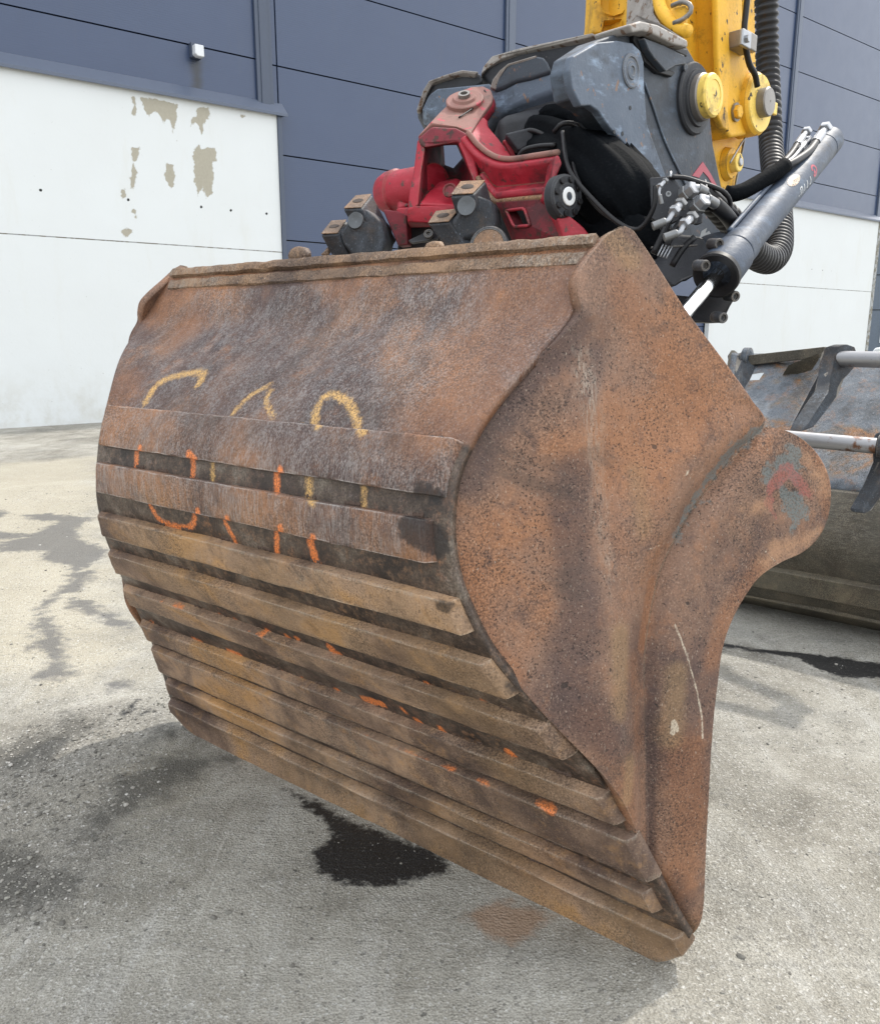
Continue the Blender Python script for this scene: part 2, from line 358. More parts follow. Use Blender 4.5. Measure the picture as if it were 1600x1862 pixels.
s = N('white_painted_concrete')
c = s.mix(s.noise(.8, 5, .6), (.64, .665, .67), (.59, .605, .60))
c = s.mix(s.math('MULTIPLY', s.step(s.noise(2.2, 6, .7, stretch=(1, 1, .25)), .52, .8), .35), c, (.55, .54, .48))
c = s.mix(s.math('MULTIPLY', s.step(s.attr('low'), 0.0, .9), s.math('MULTIPLY', s.step(s.noise(3, 6, .7), .35, .7), .55)), c, (.45, .43, .37))
spk = s.step(s.noise(26, 3, .6), .735, .75)
c = s.mix(s.math('MULTIPLY', spk, .7), c, (.22, .2, .17))
pl = s.mark('peel', 9, .16, .008)
c = s.mix(pl, c, s.mix(s.noise(25, 4, .7), (.30, .28, .225), (.40, .37, .30)))
c = s.mix(s.step(s.attr('hole'), -.004, .004), c, (.01, .01, .01))
hh = s.math('ADD', s.math('MULTIPLY', s.math('SUBTRACT', 1.0, pl), 1.0), s.math('MULTIPLY', s.noise(40, 4, .6), .25))
M['white_wall'] = s.fin(c, .7, 0, s.bump(hh, .004, .8, s.bump(s.noise(2.5, 4, .5), .02, .3)), .3)

hall = empty('warehouse', WP(6, 0), 'tall blue grey panel clad warehouse with a white concrete lower wall', 'warehouse')
def sdf_poly(Pt, poly):
    """signed distance, positive inside, Pt (n,2)"""
    poly = np.asarray(poly, float); d = np.full(len(Pt), 1e9); ins = np.zeros(len(Pt), bool); n = len(poly)
    for i in range(n):
        a, b = poly[i], poly[(i + 1) % n]; ab = b - a; L = max(np.dot(ab, ab), 1e-12)
        t = np.clip(((Pt - a) @ ab) / L, 0, 1); dd = np.linalg.norm(Pt - a - t[:, None] * ab, axis=1); d = np.minimum(d, dd)
        c1 = (a[1] > Pt[:, 1]) != (b[1] > Pt[:, 1])
        xx = a[0] + (Pt[:, 1] - a[1]) * (b[0] - a[0]) / (b[1] - a[1] if abs(b[1] - a[1]) > 1e-12 else 1e-12)
        ins ^= c1 & (Pt[:, 0] < xx)
    return np.where(ins, d, -d)
def sdf_line(Pt, line, r):
    line = np.asarray(line, float); d = np.full(len(Pt), 1e9)
    if len(line) == 1: return r - np.linalg.norm(Pt - line[0], axis=1)
    for a, b in zip(line[:-1], line[1:]):
        ab = b - a; L = max(np.dot(ab, ab), 1e-12); t = np.clip(((Pt - a) @ ab) / L, 0, 1)
        d = np.minimum(d, np.linalg.norm(Pt - a - t[:, None] * ab, axis=1))
    return r - d
# concrete lower wall: left block (upper + lower panel), right block
uL1 = W(508, 330, .12)[0]; uR0 = W(1296, 480, .12)[0]; uR1 = W(1587, 500, .12)[0]
zt = W(250, 163, .12)[1]; zj = W(250, 441, .12)[1]
z1 = zj / F
Z8 = lambda L: [(X * .35, Y * .35) for X, Y in L]
peel_px = [Z8(p) for p in [
 [(685,500),(705,500),(710,560),(705,600),(680,600),(700,550)],
 [(730,505),(760,505),(925,540),(920,600),(900,685),(885,620),(860,600),(855,640),(830,590),(800,580),(775,605),(750,560)],
 [(1015,555),(1085,560),(1085,610),(1060,640),(1050,695),(1035,640),(1010,630),(995,655),(990,615),(1020,605)],
 [(1035,750),(1050,775),(1110,770),(1125,810),(1130,840),(1105,850),(1110,900),(1100,1010),(1075,1030),(1050,970),(1030,1020),(1015,940),(1015,850),(1000,810),(1010,780)],
 [(870,850),(900,855),(910,930),(890,990),(860,920)], [(690,770),(725,765),(720,800),(700,860),(712,900),(695,980),(675,985),(680,910),(690,850)],
 [(625,990),(650,980),(660,1020),(640,1030)], [(615,1195),(650,1185),(695,1195),(665,1230),(640,1215)], [(1250,597),(1290,603),(1285,612),(1255,608)],
 [(690,1095),(705,1095),(705,1105),(680,1105)], [(715,1105),(720,1110),(712,1130),(706,1128)]]]
hole_px = Z8([(213,988),(668,1038),(1047,1075),(1201,1093),(1386,1110)]) + [(x * .375 + 1000, y * .375) for x, y in [(1268,1305),(1320,1310),(1362,1312),(1497,1365),(1515,1143)]]
def wall_grid(u0, u1, z0, z1, du, dz, off, thick, name, mat, bow=0.0):
    us = np.linspace(u0, u1, max(2, int((u1 - u0) / du) + 1)); zs = np.linspace(z0, z1, max(2, int((z1 - z0) / dz) + 1))
    U, Z = np.meshgrid(us, zs, indexing='ij'); n, m = U.shape
    Pt = np.stack([U.ravel(), Z.ravel()], 1)
    V = W0 + Pt[:, :1] * WU + WN * off; V[:, 2] = Pt[:, 1]
    V += WN * (np.sin(Pt[:, :1] * 1.3) * .002)
    pe = np.full(len(Pt), -1.0); ho = np.full(len(Pt), -1.0); so_ = np.full(len(Pt), -1.0)
    if 'concrete' in name:
        for p in peel_px: pe = np.maximum(pe, sdf_poly(Pt, [W(x, y, off) for x, y in p]))
        for x, y in hole_px: ho = np.maximum(ho, .022 - np.linalg.norm(Pt - np.array(W(x, y, off)), axis=1))
    else:
        L = [W(x, y, off) for x, y in Z8([(990,305),(1040,305),(1050,420),(1040,530),(985,520),(1005,400)])]
        if u0 < L[0][0] + 1 and u1 > L[0][0] - 1: so_ = sdf_poly(Pt, L)
    low = np.clip(1.0 - Pt[:, 1], -1, 1)
    o = mesh_np(name, V, grid_faces(n, m), mat, hall, {'peel': pe, 'hole': ho, 'low': low, 'soot': so_}, smooth=False)
    md = o.modifiers.new('solid', 'SOLIDIFY'); md.thickness = thick; md.offset = 1 if Vector(o.data.polygons[0].normal).dot(Vector(WN)) < 0 else -1
    return o
wall_grid(-.8, uL1, zj + .008, zt, .022, .022, .12, .12, 'concrete_panel', M['white_wall'])
wall_grid(-.8, uL1, -.05, zj - .008, .04, .04, .12, .12, 'concrete_panel', M['white_wall'])
for k_ in range(3):
    wall_grid(-.815 - 6 * (k_ + 1), -.815 - 6 * k_ - .012, zj + .008, zt, .3, .3, .12, .12, 'concrete_panel', M['white_wall'])
    wall_grid(-.815 - 6 * (k_ + 1), -.815 - 6 * k_ - .012, -.05, zj - .008, .3, .3, .12, .12, 'concrete_panel', M['white_wall'])
wall_grid(uR0, uR1, zj + .01, zt, .05, .05, .12, .12, 'concrete_panel', M['white_wall'])
wall_grid(uR0, uR1, -.05, zj - .008, .1, .1, .12, .12, 'concrete_panel', M['white_wall'])
box('joint_backing', WP((-18.8 + uL1) / 2, zj, .06), WU * (uL1 + 18.8), WN * .114, np.array([0, 0, .05]), M['white_wall'], hall, 0)
box('joint_backing', WP((uR0 + uR1) / 2, zj, .06), WU * (uR1 - uR0), WN * .114, np.array([0, 0, .05]), M['white_wall'], hall, 0)
# steel side posts beside the white blocks
box('corner_trim', WP(uL1 + .04, zt / 2, .07), WU * .07, WN * .16, np.array([0, 0, zt]), M['trim'], hall, .004)
box('corner_trim', WP(uR1 + .08, zt / 2, .06), WU * .16, WN * .16, np.array([0, 0, zt]), M['white_wall'], hall, .004)
# cladding panels: row joints and column joints measured in the photograph
zrow = [zt + .02]
zs_mid = sorted([W(560, 440)[1], W(560, 289)[1], W(560, 132)[1]])
dzr = (zs_mid[2] - zs_mid[0]) / 2
joints = [zs_mid[0] + dzr * k for k in range(-4, 8)]
uT = [W(478, 100)[0], W(926, 50)[0], W(1449, 60)[0]]; uEnd = uR1 + .12
def panel_col(u0, u1, zlo, js):
    js = [zlo] + [z for z in js if z > zlo + .15]
    for a, b in zip(js[:-1], js[1:]):
        o = wall_grid(u0 + .012, u1 - .012, a + .011, b - .011, 6 if b > 8.5 else 1.5, 1.5, .0, .08, 'wall_panel', M['clad'])
# left column gets its own joint heights
zl = W(230, 56)[1]
def soot_panel(u0, u1, a, b): return wall_grid(u0 + .012, u1 - .012, a + .011, b - .011, .06, .06, .0, .08, 'wall_panel', M['clad'])
soot_panel(-.6, uT[0], zt + .02, zl); 
for k in range(4): wall_grid(-.6 + .012, uT[0] - .012, zl + dzr * k + .011, zl + dzr * (k + 1) - .011, 2, 2, .0, .08, 'wall_panel', M['clad'])
for k_ in range(3):
    for zz in [(zt + .02, zl)] + [(zl + dzr * k, zl + dzr * (k + 1)) for k in range(4)]:
        wall_grid(-.6 - 6 * (k_ + 1) + .012, -.6 - 6 * k_ - .012, zz[0] + .011, zz[1] - .011, 2, 2, .0, .08, 'wall_panel', M['clad'])
    box('cover_strip', WP(-.6 - 6 * k_, (zt + 12) / 2 + .02, .03), WU * .27, WN * .05, np.array([0, 0, 12 - zt - .03]), M['trim'], hall, .004)
panel_col(uT[0], uL1 + .1, zt + .02, joints)
panel_col(uL1 + .1, uT[1], -.02, joints)
panel_col(uT[1], uR0 - .05, -.02, joints)
zrr = sorted([W(1590, 88)[1], W(1590, 180)[1], W(1590, 268)[1], W(1590, 356)[1]])
dr = (zrr[3] - zrr[0]) / 3
jr = [zrr[0] + dr * k for k in range(0, 7)]
panel_col(uR0 - .05, uT[2], zt + .02, jr); panel_col(uT[2], uEnd, zt + .02, jr)
for i, (u, wd) in enumerate(((uT[0], .27), (uT[1], .24), (uT[2], .24))):
    zb = (zt + .03, -.02, zt + .03)[i]
    box('cover_strip', WP(u, (zb + 12) / 2, .03), WU * wd, WN * .05, np.array([0, 0, 12 - zb]), M['trim_light' if i else 'trim'], hall, .004)
    box('cover_rib', WP(u, (zb + 12) / 2, .062), WU * wd * .52, WN * .02, np.array([0, 0, 12 - zb]), M['trim_light' if i else 'trim'], hall, .003)
box('cover_strip', WP(uEnd - .05, (zt + 12) / 2, .03), WU * .2, WN * .06, np.array([0, 0, 12 - zt]), M['trim_light'], hall, .004)
# sloping sill flashing above the concrete
def sill(u0, u1, mat):
    pts = [WP(u0, zt + .20, .012), WP(u0, zt + .015, .20), WP(u0, zt - .03, .20), WP(u0, zt - .03, .185), WP(u0, zt, .182), WP(u0, zt, .012)]
    prism('sill_flashing', pts, WU * (u1 - u0), mat, hall, .002)
sill(-18.8, uL1 + .16, M['trim_light']); sill(uR0 - .1, uR1 + .5, M['trim_light'])
box('wall_core', WP((uEnd - 18.8) / 2, 6, -4.1), WU * (uEnd + 18.8), WN * 8.0, np.array([0, 0, 12.0]), M['trim'], hall, .0)
# wall lamp on the left cladding
lp = WP(*W(354, 97), 0)
lamp = empty('wall_lamp', lp, 'small white boxy lamp on the cladding above the white wall', 'wall lamp')
M['lampw'] = plain('white_lamp_housing', (.72, .74, .76), .4)
q = lp + WN * .09
prism('housing', [q + WU * .07 + [0, 0, .07], q - WU * .07 + [0, 0, .07], q - WU * .07 - [0, 0, .06], q - WU * .03 - [0, 0, .09], q + WU * .07 - [0, 0, .09]], WN * .12, M['lampw'], lamp, .012)
box('bracket', lp + WN * .045 + [0, 0, .02], WU * .16, WN * .09, np.array([0, 0, .2]), M['trim'], lamp, .004)

# ================================================================ GROUND
def dens(lo, hi, step, far, n=26):
    c = np.arange(lo, hi + 1e-6, step); g = np.geomspace(step, far, n); g = np.cumsum(g / g.sum() * far)
    return np.r_[(lo - g)[::-1], c, hi + g]
gx = dens(-3.4, 3.0, .016, 260, 40); gy = dens(.7, 6.6, .018, 260, 40)
X, Y = np.meshgrid(gx, gy, indexing='ij'); GP = np.stack([X.ravel(), Y.ravel()], 1)
G = lambda L, sx=1, ox=0, oy=0: [tuple(gnd(ox + x * sx, oy + y * sx)[:2]) for x, y in L]
def gmax(polys): 
    r = np.full(len(GP), -3.0)
    near_ = (abs(GP[:, 0]) < 8) & (GP[:, 1] < 14) & (GP[:, 1] > -3)
    for p in polys: r[near_] = np.maximum(r[near_], sdf_poly(GP[near_], p))
    return r
def gline(lines):
    r = np.full(len(GP), -3.0)
    for l, rad in lines: r = np.maximum(r, sdf_line(GP, l, rad))
    return r
k3 = .3008
damp = gmax([G([(0,760),(200,770),(380,680),(560,670),(480,720),(470,790),(640,860),(640,900),(540,960),(480,1000),(560,985),(580,1000),(470,1130),(440,1120),(380,1130),(290,1200),(260,1240),(350,1340),(400,1450),(410,1560),(450,1610),(330,1650),(210,1640),(290,1560),(290,1490),(190,1470),(250,1370),(210,1320),(240,1230),(220,1210),(420,1060),(430,960),(250,920),(280,870),(0,880),(0,820),(150,790)], k3, 0, 740),
  G([(430,1150),(560,1180),(640,1240),(780,1290),(800,1340),(680,1330),(540,1250),(400,1210)], k3, 0, 740), G([(0,620),(60,640),(0,670),(-200,650),(-200,620)], k3, 0, 740),
  G([(150,655),(280,645),(560,672),(560,685),(300,690),(180,680)], k3, 0, 740), G([(-300,755),(0,750),(150,775),(150,800),(-300,810)], k3, 0, 740), G([(650,1680),(740,1650),(790,1690),(700,1710)], k3, 0, 740),
  G([(100,400),(60,395),(60,390),(180,400)], k3, 0, 740)])
damp_shade = gmax([G([(-300,370),(0,310),(200,260),(240,200),(330,190),(345,250),(150,350),(100,400),(0,415),(-300,460)], .5, 0, 1200),
  G([(440,430),(600,360),(740,340),(860,360),(700,420),(560,520),(400,600),(330,640),(260,660),(380,520)], .5, 0, 1200), G([(-200,700),(60,690),(240,780),(260,860),(100,920),(0,930),(-200,930)], .5, 0, 1200),  # band painted dark along the bucket's shadow edge, beside damp patches
  G([(560,230),(610,240),(600,290),(560,300)], .5, 0, 1200)])
oil = gmax([G([(1030,470),(1160,515),(1270,590),(1420,640),(1620,720),(1640,770),(1500,800),(1380,825),(1250,815),(1150,770),(1140,700),(1220,640),(1160,570)], .5, 0, 1200),
  G([(1300,1166),(1360,1178),(1450,1186),(1520,1194),(1640,1212),(1640,1240),(1600,1232),(1530,1232),(1480,1215),(1450,1196),(1360,1184),(1300,1174)]),
  G([(430,215),(480,160),(500,140),(508,150),(470,200),(440,222)], .5, 0, 1200), G([(515,200),(545,175),(552,182),(520,212)], .5, 0, 1200)])
sand = gmax([G([(845,1662),(900,1636),(1000,1662),(980,1692),(930,1720),(870,1692)])])
sandy = gmax([G([(-200,860),(180,830),(190,1000),(230,1150),(250,1210),(100,1230),(-100,1230)]), G([(200,1395),(240,1370),(240,1440),(180,1480),(30,1560),(0,1500),(100,1440)])])
grav = gmax([G([(-260,1400),(0,1350),(120,1290),(300,1275),(310,1340),(250,1400),(240,1480),(200,1580),(120,1660),(0,1690),(-260,1720)])])
DW = np.abs((GP[:, 0] - W0[0]) * WN[0] + (GP[:, 1] - W0[1]) * WN[1])    # distance from the wall foot
strip = .12 - DW + .12 * np.sin(GP[:, 0] * 3) * np.sin(GP[:, 0] * 1.3 + 1)  # dark strip painted along the wall foot as the building's shadow
Zg = np.zeros(len(GP)); nearm = (GP[:, 1] < 7) & (GP[:, 1] > .6) & (abs(GP[:, 0]) < 3.5)
for i in np.nonzero(nearm)[0]:
    x, y = GP[i]; z = mn.noise(Vector((x * 2, y * 2, 0))) * .006 + mn.noise(Vector((x * 14, y * 14, 5))) * .0022
    if grav[i] > -.1: z += (mn.noise(Vector((x * 30, y * 30, 2))) * .006 + .004) * min(1, (grav[i] + .1) * 8)
    Zg[i] = z
GV = np.c_[GP, Zg]
s = N('worn_concrete_yard')
big = s.math('ADD', s.math('MULTIPLY', s.noise(.9, 6, .62, dist=.8), .55), s.math('MULTIPLY', s.noise(4.2, 7, .74, dist=.6), .45))
c = s.ramp(big, [(.38, (.135, .122, .095)), (.45, (.235, .218, .178)), (.51, (.315, .298, .252)), (.60, (.43, .412, .36))])
c = s.mix(s.math('MULTIPLY', s.step(s.noise(1.9, 7, .68), .48, .70), .55), c, (.20, .195, .17))
# broom and drag streaks of the float finish
stk = s.noise(9, 6, .72, stretch=(1, .16, 1), rot=(0, 0, .9))
c = s.mix(s.math('MULTIPLY', s.step(stk, .5, .68), .4), c, (.46, .45, .42))
stk2 = s.noise(16, 5, .72, stretch=(.14, 1, 1), rot=(0, 0, .25))
c = s.mix(s.math('MULTIPLY', s.step(stk2, .54, .72), .4), c, (.17, .165, .15))
yl = s.step(s.math('ADD', s.attr('sandy'), s.math('MULTIPLY', s.math('SUBTRACT', s.noise(3, 5, .7), .5), .8)), -.25, .25)
c = s.mix(s.math('MULTIPLY', yl, .75), c, (.43, .385, .285))
gr = s.step(s.math('ADD', s.attr('grav'), s.math('MULTIPLY', s.math('SUBTRACT', s.noise(7, 6, .7), .5), .35)), -.06, .06)
gcol = s.ramp(s.vor(95, out=1), [(0, (.05, .048, .042)), (.5, (.17, .16, .14)), (1, (.34, .32, .28))])
c = s.mix(s.math('MULTIPLY', gr, .6), c, gcol)
agg = s.vor(170, out=1); aggd = s.vor(170)
c = s.mix(s.math('MULTIPLY', s.step(agg, .80, .86), .5), c, (.58, .57, .54))
c = s.mix(s.math('MULTIPLY', s.step(s.vor(120, out=1), .86, .92), .55), c, (.07, .068, .062))
fine = s.noise(240, 4, .75)
mid = s.noise(70, 5, .78)
c = s.mix(s.math('MULTIPLY', s.math('MULTIPLY', s.step(mid, .53, .60), .6), s.step(s.noise(3.1, 5, .7), .38, .62)), c, (.10, .095, .08))
c = s.mix(s.math('MULTIPLY', s.math('MULTIPLY', s.step(s.noise(95, 5, .75), .56, .64), .7), s.step(s.noise(2.3, 5, .7), .36, .6)), c, (.62, .60, .55))
c = s.mix(s.step(fine, .28, .72), s.mix(.42, c, (.03, .028, .024)), s.mix(.12, c, (.75, .73, .68)))
for sc_, st2, ro_, th_, col_ in ((6, (1, .03, 1), .95, .63, (.60, .58, .53)), (7, (.03, 1, 1), .55, .64, (.13, .125, .11)), (5, (1, .04, 1), -.5, .64, (.56, .54, .49)), (9, (.03, 1, 1), -.15, .65, (.15, .145, .125))):
    c = s.mix(s.math('MULTIPLY', s.step(s.noise(sc_, 6, .7, stretch=st2, rot=(0, 0, ro_), dist=.25), th_ + .02, th_ + .07), .32), c, col_)
# scattered dark specks of grit and tar
sp = s.step(s.noise(24, 5, .72), .655, .675)
c = s.mix(s.math('MULTIPLY', sp, .75), c, (.05, .048, .044))
dm = s.mark('damp', 16, .22, .035); dm_shade = s.mark('damp_shade', 12, .30, .05); ol = s.mark('oil', 34, .085, .012)
c = s.mix(s.math('MULTIPLY', dm, .74), c, (.070, .070, .074)); c = s.mix(s.math('MULTIPLY', dm_shade, .72), c, (.06, .057, .050))
c = s.mix(s.math('MULTIPLY', s.mark('sand', 20, .1, .02), .75), c, (.27, .17, .105))
wall_shade = s.step(s.math('ADD', s.attr('strip'), s.math('MULTIPLY', s.math('SUBTRACT', s.noise(2.5, 5, .7), .5), .2)), -.02, .02)
c = s.mix(s.math('MULTIPLY', wall_shade, .8), c, (.13, .128, .118))
spk = s.step(s.noise(110, 4, .7), .60, .66)
c = s.mix(s.math('MULTIPLY', ol, s.math('SUBTRACT', .97, s.math('MULTIPLY', spk, .35))), c, (.010, .010, .011))
R = s.math('SUBTRACT', .85, s.math('ADD', s.math('MULTIPLY', ol, .38), s.math('MULTIPLY', dm, .2)))
hh = s.math('ADD', s.math('MULTIPLY', fine, .5), s.math('ADD', s.math('MULTIPLY', aggd, .9), s.math('MULTIPLY', s.noise(45, 5, .7), .6)))
hh = s.math('MULTIPLY', hh, s.math('SUBTRACT', 1.0, s.math('MULTIPLY', ol, .45)))
M['ground'] = s.fin(c, R, 0, s.bump(hh, .0045, .8, s.bump(s.math('ADD', stk, stk2), .012, .5)), .4)
g = mesh_np('ground', GV, grid_faces(len(gx), len(gy)), M['ground'], None, {'damp': damp, 'damp_shade': damp_shade, 'oil': oil, 'sand': sand, 'sandy': sandy, 'grav': grav, 'strip': strip})
tag(g, kind='structure')
# loose stones and grit: one mesh nobody could count
def stones(name, pts, rad, mats_, flat=.55):
    ico = [(0, 0, 1), (.89, 0, .45), (.28, .85, .45), (-.72, .53, .45), (-.72, -.53, .45), (.28, -.85, .45), (.72, .53, -.45), (-.28, .85, -.45), (-.89, 0, -.45), (-.28, -.85, -.45), (.72, -.53, -.45), (0, 0, -1)]
    fi = [(0,1,2),(0,2,3),(0,3,4),(0,4,5),(0,5,1),(1,6,2),(2,7,3),(3,8,4),(4,9,5),(5,10,1),(6,7,2),(7,8,3),(8,9,4),(9,10,5),(10,6,1),(11,7,6),(11,8,7),(11,9,8),(11,10,9),(11,6,10)]
    ico = np.array(ico); fi = np.array(fi); n = len(pts)
    sc = rad[:, None, None] * (1 + RNG.uniform(-.35, .35, (n, 12, 1))); sx = RNG.uniform(.6, 1.25, (n, 1, 3)); sx[..., 2] *= flat
    V = ico[None] * sc * sx; a = RNG.uniform(0, 2 * pi, n); ca, sa = np.cos(a)[:, None], np.sin(a)[:, None]
    x = V[..., 0] * ca - V[..., 1] * sa; y = V[..., 0] * sa + V[..., 1] * ca
    V = np.stack([x, y, V[..., 2]], -1) + pts[:, None, :]
    Fi = (fi[None] + (np.arange(n) * 12)[:, None, None]).reshape(-1, 3)
    o = mesh_np(name, V, Fi, mats_[0], smooth=False, attrs={'tone': np.repeat(RNG.uniform(0, 1, n), 12)}); return tag(o, kind='stuff')
s = N('loose_stone'); c = s.ramp(s.attr('tone'), [(0, (.07, .066, .058)), (.3, (.17, .163, .142)), (.7, (.30, .29, .25)), (.92, (.42, .40, .36)), (1, (.68, .66, .62))])
M['stone'] = s.fin(s.mix(s.math('MULTIPLY', s.noise(200, 3, .6), .6), c, (.1, .09, .08)), .85, 0, s.bump(s.noise(400, 2, .5), .001, .5))
def sample(n, f):
    c_ = np.nonzero(nearm)[0]; p = f(c_); idx = RNG.choice(c_, n, p=p / p.sum())
    q = GV[idx].copy(); q[:, :2] += RNG.uniform(-.009, .009, (len(q), 2)); return q
q1 = sample(11000, lambda i: np.clip((grav[i] + .10 + .12 * np.sin(GP[i, 0] * 9) * np.sin(GP[i, 1] * 11)) / .2, 0, 1) ** 1.5 * .9 + .012)
r1 = .0012 + RNG.exponential(.0014, len(q1)); r1 = np.minimum(r1, .010)
q1[:, 2] += r1 * .15
stones('loose_gravel', q1, r1, [M['stone']])
q2 = sample(16000, lambda i: np.full(len(i), .6)); r2 = np.minimum(.0006 + RNG.exponential(.0009, len(q2)), .008); q2[:, 2] += r2 * .2
stones('yard_grit', q2, r2, [M['stone']])

# ================================================================ BUCKET (hanging, facing away)
C0 = 1.36; AXH = -52.0
AX = hd(AXH); SS = hd(AXH + 90); ZZ = np.array([0, 0, 1.0])
ca_, cb_, cc_ = 1.42858, -.53538, .15549                      # end plate plane  t = ca + cb*s + cc*z (z from the eye)
NP = AX - cb_ * SS - cc_ * ZZ; NPu = NP / np.linalg.norm(NP)  # unit normal, pointing into the bucket at the near end
def onplate(px, py): r = ray(px, py); Q = r * (ca_ / np.dot(NP, r)); return np.array([Q @ SS, Q[2]])
def width(sz): sz = np.atleast_2d(sz); return C0 - (ca_ + cb_ * sz[:, 0] + cc_ * sz[:, 1])   # half width
def BW(s, t, z): # bucket frame -> world
    s, t, z = np.broadcast_arrays(s, t, z); return O + s[..., None] * SS + t[..., None] * AX + z[..., None] * ZZ
prof_px = [(1094,441),(1074,478),(1056,520),(1040,570),(1016,605),(985,637),(950,672),(912,712),(880,755),(855,795),(838,832),(824,868),(818,905),(815,950),(817,990),(824,1030),(832,1060),(840,1082),(868,1144),(896,1189),(938,1243),(995,1311),(1040,1360),(1084,1410),(1118,1456),(1151,1512),(1182,1571),(1208,1620),(1234,1667),(1257,1705)]
pr = np.array([onplate(*p) for p in prof_px]); pr = catmull(pr, 8)
for _ in range(30): pr[1:-1] = .5 * pr[1:-1] + .25 * (pr[:-2] + pr[2:])
pr = np.vstack([pr, pr[-1] + [.006, -.02], pr[-1] + [.010, -.045], pr[-1] + [.016, -.080], pr[-1] + [.024, -.10]])
prof = resample(pr, step=.008); NPR = len(prof); UL = np.arange(NPR) * np.linalg.norm(prof[1] - prof[0])
tang = np.gradient(prof, axis=0); tang /= np.linalg.norm(tang, axis=1)[:, None]
outn = np.stack([tang[:, 1], -tang[:, 0]], 1)               # outward (towards the yard / down)
if outn[NPR // 2][0] > 0: outn = -outn
def at_u(u): return np.stack([np.interp(u, UL, prof[:, 0]), np.interp(u, UL, prof[:, 1])], -1)
def n_u(u): v = np.stack([np.interp(u, UL, outn[:, 0]), np.interp(u, UL, outn[:, 1])], -1); return v / np.linalg.norm(v, axis=-1, keepdims=True)
def u_of(px, py): p = onplate(px, py); return UL[np.argmin(np.linalg.norm(prof - p, axis=1))]
bucket = empty('digging_bucket', BW(1.35, C0, 0 * 1.0 - 1.2), 'big rusty ribbed bucket hanging over the yard with orange paint dabs', 'bucket')
# spray marks: pixel polylines resolved to points on the shell
NSH = int(np.argmin(np.linalg.norm(prof - onplate(1257, 1705), axis=1))) - 1
def far_bump(z): z = np.asarray(z); return .075 * np.exp(-((z - .0) / .13) ** 2) + .035 * np.exp(-((z + .82) / .17) ** 2)
tN = 240
ts = np.linspace(-1, 1, tN)
wu = width(prof) + .008
wu[NSH:] -= .05; wu[NSH + 3:] -= .30
Sg = prof[:, 0][:, None] + 0 * ts; Zs = prof[:, 1][:, None] + 0 * ts; Tg = C0 + wu[:, None] * ts + far_bump(Zs) * np.clip(ts, 0, 1) ** 3
dent = np.zeros_like(Sg)
for i in range(NPR):
    for j in range(0, tN): dent[i, j] = mn.noise(Vector((UL[i] * 3, Tg[i, j] * 2.2, 3))) * .006 + mn.noise(Vector((UL[i] * 9, Tg[i, j] * 9, 9))) * .0015
Sg = Sg + outn[:, 0][:, None] * dent; Zs = Zs + outn[:, 1][:, None] * dent
SV = BW(Sg, Tg, Zs); SPX = proj(SV)
def surf_pt(px, py):
    d = (SPX[..., 0] - px) ** 2 + (SPX[..., 1] - py) ** 2; i, j = np.unravel_index(np.argmin(d), d.shape); return SV[i, j]
yel_px = [([(270,735),(290,705),(320,690),(355,683),(375,684),(366,703)], .013), ([(430,755),(460,725),(495,705)], .007), ([(497,715),(490,735),(502,762)], .007), ([(578,775),(582,745),(600,724),(625,727),(645,748),(660,787)], .011),
          ([(394,842),(394,872)], .007), ([(568,870),(568,912)], .011), ([(667,890),(668,925)], .007)]
org_px = [([(255,816),(255,850)], .012), ([(343,826),(358,840),(357,870)], .012), ([(510,855),(510,897)], .012), ([(280,918),(300,945),(340,957),(358,950),(360,928)], .010), ([(413,942),(435,982)], .009), ([(510,960),(510,1002)], .010), ([(570,980),(582,1022)], .013),
          ([(295,1082),(298,1090)], .009), ([(322,1096),(334,1100)], .014), ([(362,1103),(385,1114)], .007), ([(400,1116),(410,1124)], .009), ([(430,1125),(436,1132)], .010), ([(490,1142),(494,1150)], .008), ([(545,1156),(549,1166)], .010), ([(606,1172),(618,1190)], .013),
          ([(281,1128),(282,1136)], .011), ([(355,1160),(368,1167)], .011), ([(420,1182),(438,1190)], .013), ([(512,1220),(517,1225)], .010), ([(550,1232),(555,1238)], .010), ([(614,1252),(618,1258)], .011), ([(668,1266),(700,1276)], .014),
          ([(762,1304),(766,1310)], .010), ([(805,1318),(809,1326)], .009), ([(930,1362),(936,1370)], .013), ([(664,1328),(672,1332)], .009), ([(712,1346),(745,1362),(782,1376)], .009), ([(812,1388),(826,1396)], .011), ([(874,1413),(886,1421)], .011), ([(984,1456),(1003,1470)], .014), ([(452,1138),(455,1144)], .006), ([(470,1150),(476,1156)], .006), ([(525,1150),(530,1158)], .007), ([(700,1292),(706,1298)], .005), ([(385,1172),(392,1180)], .006), ([(880,1268),(886,1274)], .006), ([(646,1196),(650,1204)], .005), ([(735,1282),(742,1290)], .006), ([(780,1236),(784,1244)], .007)]
blk_px = [([(762,890),(790,900),(800,905)], .014), ([(745,960),(800,985)], .028), ([(800,1100),(812,1105)], .012), ([(930,1250)], .012), ([(835,900),(828,925)], .010)]
SV_in, SPX_in = SV, SPX
SV_out = BW(Sg + outn[:, 0][:, None] * .034, Tg, Zs + outn[:, 1][:, None] * .034); SPX_out = proj(SV_out)
def res(L, first=99):
    global SV, SPX
    out = []
    for i, (l, r) in enumerate(L):
        if i >= first: SV, SPX = SV_out, SPX_out
        out.append((np.array([surf_pt(*p) for p in (catmull(l, 4) if len(l) > 2 else l)]), r * (.95 if i >= first else .8)))
        SV, SPX = SV_in, SPX_in
    return out
def gz(V, L):
    V = V.reshape(-1, 3); o_ = np.zeros(len(V))
    for px, py, r, a in L: o_ = np.maximum(o_, a * np.exp(-(np.linalg.norm(V - surf_pt(px, py), axis=1) / r) ** 2))
    return o_
